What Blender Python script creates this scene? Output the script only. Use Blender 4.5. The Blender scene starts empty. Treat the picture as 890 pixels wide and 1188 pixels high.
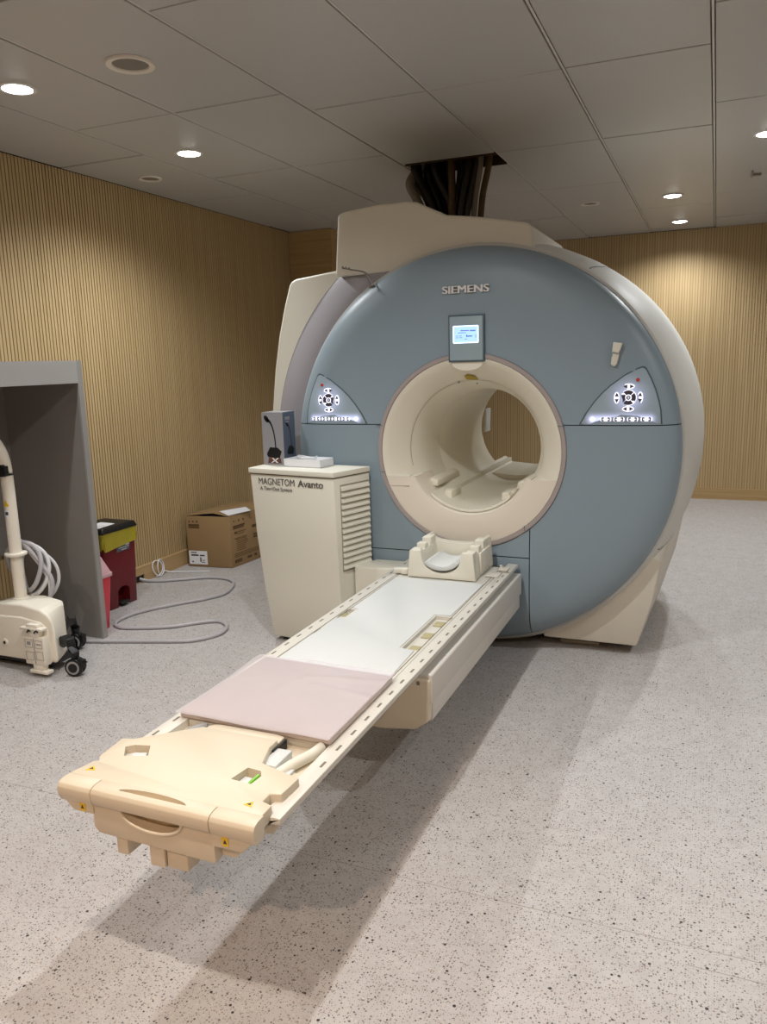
import bpy, bmesh, math, random
from math import sin, cos, pi, radians, sqrt, atan2, hypot
from mathutils import Vector, Matrix
random.seed(7)
SC = bpy.context.scene
COL = SC.collection

# ------------------------------------------------------------------ materials
def lin(c):
    c = c / 255.0
    return c / 12.92 if c <= 0.04045 else ((c + 0.055) / 1.055) ** 2.4
def rgb(r, g, b): return (lin(r), lin(g), lin(b), 1.0)

def mat(name, col, rough=0.5, metal=0.0, var=0.04, scale=6.0, bump=0.0, bscale=200.0, spec=0.5, coat=0.0,
        emis=None, estr=0.0, trans=0.0, alpha=1.0, ior=1.45, sss=0.0):
    m = bpy.data.materials.new(name); m.use_nodes = True
    nt = m.node_tree; N = nt.nodes; L = nt.links
    b = N['Principled BSDF']
    b.inputs['Roughness'].default_value = rough
    b.inputs['Metallic'].default_value = metal
    b.inputs['Specular IOR Level'].default_value = spec
    b.inputs['Coat Weight'].default_value = coat
    b.inputs['Transmission Weight'].default_value = trans
    b.inputs['Alpha'].default_value = alpha
    b.inputs['IOR'].default_value = ior
    tc = N.new('ShaderNodeTexCoord')
    nz = N.new('ShaderNodeTexNoise'); nz.inputs['Scale'].default_value = scale; nz.inputs['Detail'].default_value = 3
    L.new(tc.outputs['Object'], nz.inputs['Vector'])
    mx = N.new('ShaderNodeMix'); mx.data_type = 'RGBA'
    c0 = tuple(max(0, x * (1 - var)) for x in col[:3]) + (1,)
    c1 = tuple(min(1, x * (1 + var)) for x in col[:3]) + (1,)
    mx.inputs[6].default_value = c0; mx.inputs[7].default_value = c1
    L.new(nz.outputs['Fac'], mx.inputs[0]); L.new(mx.outputs[2], b.inputs['Base Color'])
    if bump > 0:
        n2 = N.new('ShaderNodeTexNoise'); n2.inputs['Scale'].default_value = bscale; n2.inputs['Detail'].default_value = 2
        L.new(tc.outputs['Object'], n2.inputs['Vector'])
        bp = N.new('ShaderNodeBump'); bp.inputs['Strength'].default_value = bump; bp.inputs['Distance'].default_value = 0.002
        L.new(n2.outputs['Fac'], bp.inputs['Height']); L.new(bp.outputs['Normal'], b.inputs['Normal'])
    if emis:
        b.inputs['Emission Color'].default_value = emis; b.inputs['Emission Strength'].default_value = estr
    return m

def wood(name, c0, c1, axis='Z', rough=0.55, grain=1.0):
    m = bpy.data.materials.new(name); m.use_nodes = True
    nt = m.node_tree; N = nt.nodes; L = nt.links; b = N['Principled BSDF']
    b.inputs['Roughness'].default_value = rough; b.inputs['Specular IOR Level'].default_value = 0.3
    tc = N.new('ShaderNodeTexCoord'); mp = N.new('ShaderNodeMapping')
    mp.inputs['Scale'].default_value = {'Z': (45, 45, 1.2), 'Y': (45, 1.2, 45), 'X': (1.2, 45, 45)}[axis]
    nz = N.new('ShaderNodeTexNoise'); nz.inputs['Scale'].default_value = grain; nz.inputs['Detail'].default_value = 4
    L.new(tc.outputs['Object'], mp.inputs['Vector']); L.new(mp.outputs['Vector'], nz.inputs['Vector'])
    cr = N.new('ShaderNodeValToRGB')
    cr.color_ramp.elements[0].position = 0.3; cr.color_ramp.elements[0].color = c0
    cr.color_ramp.elements[1].position = 0.7; cr.color_ramp.elements[1].color = c1
    L.new(nz.outputs['Fac'], cr.inputs['Fac'])
    L.new(cr.outputs['Color'], b.inputs['Base Color'])
    return m

def floor_mat():
    m = bpy.data.materials.new('speckled_vinyl'); m.use_nodes = True
    nt = m.node_tree; N = nt.nodes; L = nt.links; b = N['Principled BSDF']
    b.inputs['Roughness'].default_value = 0.42; b.inputs['Specular IOR Level'].default_value = 0.4
    tc = N.new('ShaderNodeTexCoord')
    base = N.new('ShaderNodeTexNoise'); base.inputs['Scale'].default_value = 14; base.inputs['Detail'].default_value = 5
    L.new(tc.outputs['Object'], base.inputs['Vector'])
    cr = N.new('ShaderNodeValToRGB')
    cr.color_ramp.elements[0].position = .3; cr.color_ramp.elements[0].color = rgb(178, 174, 173)
    cr.color_ramp.elements[1].position = .7; cr.color_ramp.elements[1].color = rgb(188, 185, 184)
    L.new(base.outputs['Fac'], cr.inputs['Fac'])
    prev = cr.outputs['Color']
    # (cell scale, share of cells with a chip, chip radius, colour)
    for sc, share, rad, col, seed in ((170, .40, .34, rgb(140, 135, 132), 3), (110, .20, .34, rgb(122, 116, 112), 0), (90, .16, .36, rgb(192, 188, 184), 7),
                                      (150, .14, .36, rgb(134, 114, 98), 11), (105, .12, .32, rgb(84, 79, 77), 13), (60, .05, .28, rgb(52, 48, 48), 17)):
        mp = N.new('ShaderNodeMapping'); mp.inputs['Location'].default_value = (seed, seed * 1.7, 0)
        L.new(tc.outputs['Object'], mp.inputs['Vector'])
        v = N.new('ShaderNodeTexVoronoi'); v.voronoi_dimensions = '2D'; v.inputs['Scale'].default_value = sc
        L.new(mp.outputs['Vector'], v.inputs['Vector'])
        sep = N.new('ShaderNodeSeparateColor'); L.new(v.outputs['Color'], sep.inputs['Color'])
        a = N.new('ShaderNodeMath'); a.operation = 'LESS_THAN'; a.inputs[1].default_value = share
        L.new(sep.outputs['Red'], a.inputs[0])
        # size varies from chip to chip
        r = N.new('ShaderNodeMath'); r.operation = 'MULTIPLY_ADD'; r.inputs[1].default_value = rad * .6; r.inputs[2].default_value = rad * .35
        L.new(sep.outputs['Green'], r.inputs[0])
        d = N.new('ShaderNodeMath'); d.operation = 'LESS_THAN'
        L.new(v.outputs['Distance'], d.inputs[0]); L.new(r.outputs[0], d.inputs[1])
        f = N.new('ShaderNodeMath'); f.operation = 'MULTIPLY'
        L.new(a.outputs[0], f.inputs[0]); L.new(d.outputs[0], f.inputs[1])
        mx = N.new('ShaderNodeMix'); mx.data_type = 'RGBA'; mx.inputs[7].default_value = col
        L.new(f.outputs[0], mx.inputs[0]); L.new(prev, mx.inputs[6]); prev = mx.outputs[2]
    L.new(prev, b.inputs['Base Color'])
    n2 = N.new('ShaderNodeTexNoise'); n2.inputs['Scale'].default_value = 3; L.new(tc.outputs['Object'], n2.inputs['Vector'])
    rr = N.new('ShaderNodeMapRange'); rr.inputs[3].default_value = .34; rr.inputs[4].default_value = .5
    L.new(n2.outputs['Fac'], rr.inputs[0]); L.new(rr.outputs[0], b.inputs['Roughness'])
    return m

M = {}
M['floor'] = floor_mat()
M['seam'] = mat('floor_seam', rgb(156, 151, 148), .6)
M['tile'] = mat('ceiling_panel', rgb(184, 184, 182), .38, var=.02, scale=2, spec=.45)
M['runner'] = mat('ceiling_runner', rgb(206, 202, 196), .4)
M['gap'] = mat('ceiling_gap', rgb(40, 36, 32), .8)
M['void'] = mat('ceiling_void', rgb(16, 14, 12), .9)
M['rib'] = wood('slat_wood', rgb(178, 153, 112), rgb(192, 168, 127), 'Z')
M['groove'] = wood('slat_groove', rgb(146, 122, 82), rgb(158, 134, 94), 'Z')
M['plainwood'] = wood('plain_wood', rgb(168, 139, 96), rgb(184, 156, 112), 'X', .5)
M['skirt'] = wood('skirting_wood', rgb(176, 146, 104), rgb(190, 161, 118), 'Y', .45)
M['blue'] = mat('blue_grey_shell', rgb(134, 150, 160), .44, var=.03, scale=2, spec=.5)
M['bluepanel'] = mat('pale_blue_panel', rgb(150, 168, 176), .4, var=.02)
M['seamdark'] = mat('dark_seam', rgb(78, 94, 104), .6)
M['cream'] = mat('cream_plastic', rgb(220, 217, 203), .42, var=.02, scale=3)
M['creambore'] = mat('bore_plastic', rgb(226, 221, 205), .45, var=.02, scale=3)
M['shell'] = mat('grey_white_shell', rgb(206, 206, 200), .52, var=.02, scale=3)
M['band'] = mat('mauve_grey_band', rgb(150, 147, 152), .42, var=.03)
M['ring'] = mat('taupe_ring', rgb(160, 150, 147), .4, var=.03)
M['foot'] = mat('beige_base', rgb(204, 198, 184), .45, var=.03)
M['tablewhite'] = mat('table_white', rgb(206, 203, 194), .4, var=.02)
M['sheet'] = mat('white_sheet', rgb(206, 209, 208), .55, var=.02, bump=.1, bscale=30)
M['tablecream'] = mat('table_cream', rgb(212, 201, 180), .4, var=.03)
M['beam'] = mat('beam_grey', rgb(208, 205, 198), .4, var=.03)
M['faintj'] = mat('faint_joint', rgb(168, 160, 142), .6)
M['apron'] = mat('apron_shade_tint', rgb(221, 212, 197), .5, var=.02)  # bore plastic tinted darker, shading of the upright face painted in
M['dark'] = mat('dark_plastic', rgb(36, 35, 36), .5)
M['black'] = mat('black_rubber', rgb(20, 20, 21), .45, spec=.5)
M['slot'] = mat('slot_shadow', rgb(120, 112, 98), .7)
M['openingbrass'] = mat('socket_gold', rgb(172, 164, 126), .5)
M['foam'] = mat('pink_foam', rgb(204, 190, 186), .6, var=.03)
M['film'] = mat('clear_film', rgb(216, 208, 212), .1, var=.02, bump=.9, bscale=9, alpha=.5, spec=.9)
M['cardboard'] = mat('cardboard', rgb(148, 121, 84), .75, var=.06, scale=9)
M['print'] = mat('brown_print', rgb(92, 68, 42), .8)
M['paper'] = mat('paper', rgb(228, 230, 234), .6, var=.03)
M['ink'] = mat('ink', rgb(64, 64, 70), .6)
M['grey'] = mat('grey_laminate', rgb(132, 128, 124), .5, var=.03)
M['greyedge'] = mat('grey_edge', rgb(150, 148, 146), .45, var=.03)
M['redbin'] = mat('dark_red_plastic', rgb(108, 22, 32), .35, var=.06, scale=3)
M['yellowbag'] = mat('yellow_bag', rgb(178, 166, 44), .25, var=.12, scale=14, bump=1.0, bscale=22, alpha=.86)
M['pinkbin'] = mat('red_pink_plastic', rgb(212, 70, 84), .35, var=.04)
M['pinklid'] = mat('clear_pink_lid', rgb(232, 190, 198), .25, var=.03, alpha=.8)
M['hose'] = mat('grey_hose', rgb(176, 174, 178), .35, var=.05)
M['whitehose'] = mat('white_hose', rgb(220, 220, 222), .35, alpha=.9)
M['cart'] = mat('cart_white', rgb(232, 226, 212), .4, var=.02)
M['grommet'] = mat('wheel_grey', rgb(150, 150, 150), .45)
M['metal'] = mat('brushed_metal', rgb(150, 146, 140), .35, metal=.8)
M['letter'] = mat('silver_letters', rgb(232, 229, 226), .4, metal=.1)
M['letterprint'] = mat('grey_print', rgb(92, 90, 86), .5)  # plain grey print of the cabinet lettering
M['yellow'] = mat('warning_yellow', rgb(226, 190, 40), .5)
M['brass'] = mat('olive_sticker', rgb(168, 146, 48), .5)
M['red'] = mat('red_button', rgb(190, 60, 50), .35)
M['green'] = mat('green_lever', rgb(120, 190, 60), .4)
M['downlight'] = mat('lamp_glow', rgb(255, 255, 255), .5, emis=(1, .97, .92, 1), estr=18)
M['screen'] = mat('screen_glow', rgb(120, 150, 200), .3, emis=(.42, .66, 1, 1), estr=1.0)
M['screenink'] = mat('screen_ink', rgb(70, 90, 150), .5, emis=(.12, .2, .5, 1), estr=.8)
M['screenedge'] = mat('screen_edge', rgb(200, 220, 255), .3, emis=(.75, .88, 1, 1), estr=1.5)
M['backlit'] = mat('backlit_white', rgb(240, 240, 255), .5, emis=(.84, .84, 1, 1), estr=.95)
M['icon'] = mat('icon_dark', rgb(66, 60, 68), .5)
M['cablebl'] = mat('cable_black', rgb(22, 20, 19), .4)
M['cablegr'] = mat('cable_grey', rgb(124, 118, 108), .5)
M['cabletan'] = mat('cable_tan', rgb(84, 66, 38), .55, var=.4, scale=30)
M['boxgrey'] = mat('carton_grey', rgb(146, 146, 150), .45)
M['boxblue'] = mat('carton_slate', rgb(92, 102, 118), .45)
M['grille'] = mat('grille_grey', rgb(128, 122, 114), .6)
M['rim'] = mat('pale_rim', rgb(226, 220, 210), .4)

def glow_mat(name, ringc, row, col):
    """pale panel whose plastic glows softly around its backlit keys (object coordinates, metres)"""
    m = bpy.data.materials.new(name); m.use_nodes = True
    nt = m.node_tree; N = nt.nodes; L = nt.links; b = N['Principled BSDF']
    b.inputs['Roughness'].default_value = .4; b.inputs['Base Color'].default_value = col
    tc = N.new('ShaderNodeTexCoord'); sep = N.new('ShaderNodeSeparateXYZ'); L.new(tc.outputs['Object'], sep.inputs[0])
    def math1(op, a, bb=None):
        n = N.new('ShaderNodeMath'); n.operation = op
        for i, v in enumerate((a, bb)):
            if v is None: continue
            if isinstance(v, (int, float)): n.inputs[i].default_value = v
            else: L.new(v, n.inputs[i])
        return n.outputs[0]
    def gauss(cx, cz, hx, s):
        dx = math1('SUBTRACT', math1('ABSOLUTE', math1('SUBTRACT', sep.outputs['X'], cx)), hx)
        dx = math1('MAXIMUM', dx, 0.0)
        dz = math1('SUBTRACT', sep.outputs['Z'], cz)
        d2 = math1('ADD', math1('MULTIPLY', dx, dx), math1('MULTIPLY', dz, dz))
        return math1('EXPONENT', math1('MULTIPLY', d2, -1.0 / (s * s)))
    g = math1('ADD', math1('MULTIPLY', gauss(ringc[0], ringc[1], 0, .062), .55), gauss((row[0] + row[1]) / 2, row[2], abs(row[1] - row[0]) / 2, .02))
    L.new(math1('MULTIPLY', g, .95), b.inputs['Emission Strength'])
    b.inputs['Emission Color'].default_value = (.62, .62, 1, 1)
    return m

# ------------------------------------------------------------------ helpers
class Thing:
    def __init__(s, name, label, cat, loc=(0, 0, 0), group=None):
        o = bpy.data.objects.new(name, None); COL.objects.link(o); o.empty_display_size = .1
        o.location = loc; o['label'] = label; o['category'] = cat
        if group: o['group'] = group
        s.o = o; s.base = Vector(loc)

def link(name, bm, mats, parent=None, smooth=None, base=None, bevel=0, bseg=2, keep=False):
    """mesh in world coordinates -> one object (a part when parent is given)"""
    if bevel > 0:
        bmesh.ops.remove_doubles(bm, verts=bm.verts, dist=1e-5)
        es = [e for e in bm.edges if len(e.link_faces) == 2 and e.calc_face_angle(0) > radians(28)]
        if es: bmesh.ops.bevel(bm, geom=es, offset=bevel, segments=bseg, profile=.5, affect='EDGES', clamp_overlap=True)
    if not keep: bmesh.ops.recalc_face_normals(bm, faces=bm.faces)
    off = Vector((0, 0, 0))
    if isinstance(parent, Thing): off = parent.base; po = parent.o
    elif parent is not None: off = Vector(parent['_base']) if '_base' in parent.keys() else Vector((0, 0, 0)); po = parent
    else:
        po = None
        if base is not None: off = Vector(base)
    bmesh.ops.translate(bm, verts=bm.verts, vec=-off)
    me = bpy.data.meshes.new(name); bm.to_mesh(me); bm.free()
    o = bpy.data.objects.new(name, me); COL.objects.link(o)
    for m in (mats if isinstance(mats, (list, tuple)) else [mats]): me.materials.append(M[m] if isinstance(m, str) else m)
    if smooth is None: smooth = bevel > 0
    if smooth:
        me.polygons.foreach_set('use_smooth', [True] * len(me.polygons))
        try: me.set_sharp_from_angle(angle=radians(38))
        except Exception: pass
    if po is not None: o.parent = po; PB[o.name] = off.copy(); return o
    o.location = off
    PB[o.name] = off.copy()
    return o
PB = {}
def sub(name, bm, mats, parent_obj, **k):
    """sub-part of a part: mesh in world coordinates"""
    t = Thing.__new__(Thing); t.o = parent_obj; t.base = PB[parent_obj.name]
    return link(name, bm, mats, t, **k)
def tag(o, label, cat, group=None):
    o['label'] = label; o['category'] = cat
    if group: o['group'] = group
    return o
def struct(o): o['kind'] = 'structure'; return o
def relabel(o, s): o['label'] = s; return o

def B(): return bmesh.new()
def box(bm, x0, x1, y0, y1, z0, z1, mi=0, taper=None):
    v = [bm.verts.new(p) for p in ((x0, y0, z0), (x1, y0, z0), (x1, y1, z0), (x0, y1, z0), (x0, y0, z1), (x1, y0, z1), (x1, y1, z1), (x0, y1, z1))]
    fs = [bm.faces.new([v[i] for i in f]) for f in ((3, 2, 1, 0), (4, 5, 6, 7), (0, 1, 5, 4), (1, 2, 6, 5), (2, 3, 7, 6), (3, 0, 4, 7))]
    for f in fs: f.material_index = mi
    return v
def prism(bm, poly, a, b, axis='Z', mi=0, poly2=None):
    """poly = list of 2-D points; axis Z: (x,y) extruded z a..b; Y: (x,z); X: (y,z)"""
    def P(p, t):
        return {'Z': (p[0], p[1], t), 'Y': (p[0], t, p[1]), 'X': (t, p[0], p[1])}[axis]
    poly2 = poly2 or poly
    lo = [bm.verts.new(P(p, a)) for p in poly]; hi = [bm.verts.new(P(p, b)) for p in poly2]
    n = len(poly)
    fs = [bm.faces.new(lo[::-1]), bm.faces.new(hi)]
    for i in range(n): fs.append(bm.faces.new((lo[i], lo[(i + 1) % n], hi[(i + 1) % n], hi[i])))
    for f in fs: f.material_index = mi
    return fs
def flat(bm, pts, mi=0):
    f = bm.faces.new([bm.verts.new(p) for p in pts]); f.material_index = mi; return f
def cyl(bm, p, q, r, n=20, r2=None, caps=True, mi=0):
    p = Vector(p); q = Vector(q); d = (q - p).normalized(); r2 = r if r2 is None else r2
    u = d.orthogonal().normalized(); w = d.cross(u)
    A = [bm.verts.new(p + (u * cos(2 * pi * i / n) + w * sin(2 * pi * i / n)) * r) for i in range(n)]
    Bv = [bm.verts.new(q + (u * cos(2 * pi * i / n) + w * sin(2 * pi * i / n)) * r2) for i in range(n)]
    for i in range(n):
        f = bm.faces.new((A[i], A[(i + 1) % n], Bv[(i + 1) % n], Bv[i])); f.material_index = mi
    if caps:
        bm.faces.new(A[::-1]).material_index = mi; bm.faces.new(Bv).material_index = mi
def lathe(bm, prof, c, axis='Z', n=48, closed=False, mi=0, cap=False):
    """prof list of (r, t): t along axis"""
    rings = []
    for r, t in prof:
        ring = []
        for i in range(n):
            a = 2 * pi * i / n
            if axis == 'Z': p = (c[0] + r * cos(a), c[1] + r * sin(a), c[2] + t)
            elif axis == 'Y': p = (c[0] + r * cos(a), t, c[2] + r * sin(a))
            else: p = (t, c[1] + r * cos(a), c[2] + r * sin(a))
            ring.append(bm.verts.new(p))
        rings.append(ring)
    m = len(rings)
    for k in range(m if closed else m - 1):
        a, b = rings[k], rings[(k + 1) % m]
        for i in range(n):
            f = bm.faces.new((a[i], a[(i + 1) % n], b[(i + 1) % n], b[i])); f.material_index = mi
    if cap:
        bm.faces.new(rings[0][::-1]).material_index = mi; bm.faces.new(rings[-1]).material_index = mi
def smoothpath(pts, k=8):
    pts = [Vector(p) for p in pts]; out = []
    for i in range(len(pts) - 1):
        p0 = pts[max(i - 1, 0)]; p1 = pts[i]; p2 = pts[i + 1]; p3 = pts[min(i + 2, len(pts) - 1)]
        for j in range(k):
            t = j / k
            out.append(.5 * ((2 * p1) + (-p0 + p2) * t + (2 * p0 - 5 * p1 + 4 * p2 - p3) * t * t + (-p0 + 3 * p1 - 3 * p2 + p3) * t ** 3))
    out.append(pts[-1]); return out
def tube(bm, pts, r, n=10, k=8, mi=0, rib=0):
    P = smoothpath(pts, k); prev = None; rings = []
    up = Vector((0.13, 0.21, 1)).normalized()
    for i, p in enumerate(P):
        d = (P[min(i + 1, len(P) - 1)] - P[max(i - 1, 0)]).normalized()
        u = (up - d * up.dot(d))
        if u.length < .05: u = d.orthogonal()
        u.normalize()
        if prev is not None:
            u = prev - d * prev.dot(d); u.normalize()
        prev = u; w = d.cross(u)
        rr = r * (1 + (rib if i % 2 else 0))
        rings.append([bm.verts.new(p + (u * cos(2 * pi * j / n) + w * sin(2 * pi * j / n)) * rr) for j in range(n)])
    for a, b in zip(rings, rings[1:]):
        for i in range(n): bm.faces.new((a[i], a[(i + 1) % n], b[(i + 1) % n], b[i])).material_index = mi
    bm.faces.new(rings[0][::-1]); bm.faces.new(rings[-1])
def rounded(pts, r, seg=4):
    """round the corners of a 2-D polygon"""
    out = []; n = len(pts)
    for i in range(n):
        a = Vector(pts[i - 1]); p = Vector(pts[i]); b = Vector(pts[(i + 1) % n])
        da = (a - p); db = (b - p); rr = min(r, da.length * .45, db.length * .45)
        s = p + da.normalized() * rr; e = p + db.normalized() * rr
        for j in range(seg + 1):
            t = j / seg; out.append(tuple((1 - t) ** 2 * s + 2 * t * (1 - t) * p + t * t * e))
    return out
def boolean(o, cutters, op='DIFFERENCE'):
    """bake a boolean into the object's mesh; cutters are bmeshes in the object's mesh space"""
    tmp = []
    for cb in cutters:
        bmesh.ops.recalc_face_normals(cb, faces=cb.faces)
        me = bpy.data.meshes.new('cut'); cb.to_mesh(me); cb.free()
        c = bpy.data.objects.new('cut', me); COL.objects.link(c); tmp.append(c)
        md = o.modifiers.new('b', 'BOOLEAN'); md.operation = op; md.object = c; md.solver = 'EXACT'
        c.matrix_world = Matrix.Translation(PB[o.name])
    bpy.context.view_layer.update()
    dg = bpy.context.evaluated_depsgraph_get()
    new = bpy.data.meshes.new_from_object(o.evaluated_get(dg), preserve_all_data_layers=True, depsgraph=dg)
    o.modifiers.clear(); old = o.data; o.data = new; new.name = o.name
    for c in tmp:
        me = c.data; bpy.data.objects.remove(c); bpy.data.meshes.remove(me)
    return o
def off_bm(bm, base):
    bmesh.ops.translate(bm, verts=bm.verts, vec=-Vector(base)); return bm
def text(name, s, size, loc, rot, m, parent, width=None, extrude=.001, bold=0.0, align='LEFT'):
    cu = bpy.data.curves.new(name, 'FONT'); cu.body = s; cu.size = size; cu.extrude = extrude; cu.offset = bold; cu.align_x = align
    o = bpy.data.objects.new(name, cu); COL.objects.link(o); bpy.context.view_layer.update()
    dg = bpy.context.evaluated_depsgraph_get()
    me = bpy.data.meshes.new_from_object(o.evaluated_get(dg)); bpy.data.objects.remove(o)
    xs = [v.co.x for v in me.vertices]
    if width:
        k = width / (max(xs) - min(xs)); x0 = min(xs)
        for v in me.vertices: v.co.x = (v.co.x - x0) * k
    base = parent.base if isinstance(parent, Thing) else PB[parent.name]
    po = parent.o if isinstance(parent, Thing) else parent
    me.transform(Matrix.Translation(Vector(loc) - base) @ rot)
    me.name = name; me.materials.clear(); me.materials.append(M[m])
    ob = bpy.data.objects.new(name, me); COL.objects.link(ob); ob.parent = po; PB[ob.name] = base.copy()
    return ob
RX = Matrix.Rotation(pi / 2, 4, 'X')

# ------------------------------------------------------------------ room
WX, WR, WB, WF, H = -3.72, 3.1, 8.743, -1.7, 2.70
bm = B(); box(bm, WX - .1, WR + .1, WF - .1, WB + .1, -.1, 0)
flo = struct(link('floor', bm, 'floor'))
bm = B()
for (x0, y0, x1, y1) in ((-3.7, 1.93, .85, 1.93), (.0, 1.86, 3.0, 1.86), (-3.7, 6.2, 3.0, 6.2)):
    box(bm, x0, x1, y0 - .001, y0 + .001, 0, .0004)
for x in (-1.02 - .43, .62): pass
sub('floor_seam', bm, 'seam', flo)

# ribbed walls ------------------------------------------------------------
def ribbed(name, side, a, b, z0, z1, at, pitch=.025, rib=.018, depth=.0035):
    bm = B(); n = int((b - a) / pitch)
    def P(u, d, z):
        if side == 'left': return (at - d, u, z)
        if side == 'back': return (u, at + d, z)
        if side == 'right': return (at + d, u, z)
        return (u, at - d, z)
    prof = []
    for i in range(n):
        u = a + i * pitch
        prof += [(u, 0, 0), (u + rib, 0, 1), (u + rib, depth, 1), (u + pitch, depth, 1), (u + pitch, 0, 0)]
    v = []
    for (u, d, mi) in prof: v.append((bm.verts.new(P(u, d, z0)), bm.verts.new(P(u, d, z1))))
    for i in range(len(prof) - 1):
        if i % 5 == 4: continue
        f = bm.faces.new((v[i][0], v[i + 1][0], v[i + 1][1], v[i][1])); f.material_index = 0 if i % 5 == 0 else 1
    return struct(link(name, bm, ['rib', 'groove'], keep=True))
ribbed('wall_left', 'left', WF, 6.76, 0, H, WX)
ribbed('wall_back', 'back', WX, WR, 0, H, WB)
bm = B(); box(bm, WR, WR + .08, WF, WB, 0, H); struct(link('wall_right', bm, 'plainwood'))
bm = B(); box(bm, WX, WR, WF - .08, WF, 0, H); struct(link('wall_front', bm, 'plainwood'))
bm = B(); box(bm, WX - .3, -3.285, 6.76, WB + .001, 0, H); struct(link('trim_1', bm, 'plainwood'))
bm = B()
prism(bm, [(WX - .002, 0), (WX + .014, 0), (WX + .014, .112), (WX + .010, .118), (WX - .002, .118)], WF, 6.76, 'Y')
bl = struct(link('baseboard_left', bm, 'skirt'))
boolean(bl, [(lambda c: (box(c, WX + .004, WX + .05, 4.27, 4.36, .005, .055), c)[1])(B())])
bm = B(); box(bm, WX + .0035, WX + .0045, 4.265, 4.365, .004, .057); sub('outlet_recess', bm, 'dark', bl)
bm = B(); box(bm, -3.285, WR, WB - .014, WB + .004, 0, .115); struct(link('baseboard_back', bm, 'plainwood'))
bm = B(); box(bm, WX - .05, WR + .05, WF - .05, WB + .05, H + .55, H + .6)
box(bm, WX - .05, WX - .04, WF, WB, H, H + .56); box(bm, WR + .04, WR + .05, WF, WB, H, H + .56)
box(bm, WX, WR, WF - .05, WF - .04, H, H + .56); box(bm, WX, WR, WB + .04, WB + .05, H, H + .56)

# ceiling: metal panels hung on runners along Y
XL = [-3.72, -3.085, -2.475, -1.865, -1.268, -.66, -.068, .54, 1.15, 1.76, 2.37, 3.1]
ceil = struct(link('ceiling', bm, 'void'))
bm = B(); bg = B()
rnd = random.Random(3)
for i in range(len(XL) - 1):
    x0, x1 = XL[i], XL[i + 1]
    if i == 0: y = 2.72 - 1.22 * 4 + .0
    elif i == 1: y = 3.36 - 1.22 * 5
    elif i in (2,): y = 3.32 - 1.22 * 5
    elif i >= 6: y = 3.69 - 1.22 * 5 - .42
    else: y = 3.70 - 1.225 * 5
    if i in (1, 2): y = 3.40 - 1.22 * 5
    k = 0
    while y < WB:
        y0 = max(y, WF); y1 = min(y + 1.22, WB); y += 1.22
        if y1 - y0 < .02: continue
        segs = [(y0, y1)]
        if i == 3 and y0 < 5.05 < y1:
            segs = [(5.195, y1)]
        for (a, b) in segs:
            dz = rnd.uniform(0, .004)
            box(bm, x0 + .009, x1 - .009, a + .005, b - .005, H + dz, H + .03)
            bg_z = 0
bgm = B()
for x in XL[1:-1]:
    box(bgm, x - .0045, x + .0045, WF, WB, H + .006, H + .03)
tiles = sub('ceiling_panels', bm, 'tile', ceil, bevel=.002, bseg=1)
runn = sub('ceiling_runners', bgm, 'runner', ceil)
bm = B()
# dark plenum sheet just over the panels, left open over the service gap
for (x0, x1, y0, y1) in ((WX, -1.865, WF, WB), (-1.268, WR, WF, WB), (-1.865, -1.268, WF, 4.925), (-1.865, -1.268, 5.195, WB)):
    box(bm, x0, x1, y0, y1, H + .031, H + .036)
sub('plenum_liner', bm, 'gap', ceil)
bm = B()
box(bm, -1.86, -1.273, 5.186, 5.192, H - .002, H + .12)
box(bm, -1.86, -1.273, 4.928, 4.934, H + .0, H + .12)
sub('service_opening_edge', bm, mat('opening_edge', rgb(60, 42, 28), .6), ceil)

# ------------------------------------------------------------------ downlights, speakers
def make_light():
    t = Thing('downlight', '', 'ceiling light', (0, 0, H))
    bm = B(); lathe(bm, [(.062, .004), (.063, -.004), (.078, -.004), (.083, .001)], (0, 0, H), n=40)
    link('trim_ring', bm, 'runner', t, smooth=True)
    bm = B(); lathe(bm, [(.0, -.012), (.02, -.012), (.045, -.009), (.062, -.003), (.062, .002)], (0, 0, H), n=32)
    bmesh.ops.remove_doubles(bm, verts=bm.verts, dist=1e-5)
    link('diffuser', bm, 'downlight', t, smooth=True)
    return t.o
def copy_tree(o, loc, **props):
    r = o.copy(); COL.objects.link(r); r.location = loc
    for k, v in props.items(): r[k] = v
    for ch in list(o.children):
        c = ch.copy(); COL.objects.link(c); c.parent = r
        for g in list(ch.children):
            d = g.copy(); COL.objects.link(d); d.parent = c
    return r
NW = (.97, .99, 1)
WW = (1, .76, .50)
lights = [(-2.84, 2.807, NW, .85, 'lit downlight in the ceiling at the left edge, above the grey cubicle'),
          (-2.84, 4.029, NW, .85, 'lit downlight near the left wooden wall, second from the grey cubicle'),
          (-.37, 6.844, NW, .6, 'lit downlight behind the scanner, the one farther from the back wall'),
          (-.37, 8.176, NW, .5, 'lit downlight closest to the back wooden wall'),
          (.215, 5.234, NW, 1.0, 'lit downlight cut off by the right edge of the photo'),
          (-1.12, .82, WW, .85, 'warm downlight above the free end of the patient table'),
          (-1.17, 2.25, NW, 1.05, 'downlight above the pink pad on the patient table'),
          (.9, .8, WW, .5, 'warm downlight on the right near the camera'),
          (-1.0, -.75, (1, .56, .28), 2.2, 'added orange lamp out of view in the ceiling of the near end'),  # added lamp, throws warm light on the table's front end and near floor
          (1.3, 3.0, NW, .75, 'downlight over the open floor to the right of the scanner'),
          (1.6, 6.8, NW, .5, 'downlight over the back right corner'),
          (-2.84, .9, WW, .2, 'warm downlight over the left foreground')]
proto = make_light()
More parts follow.
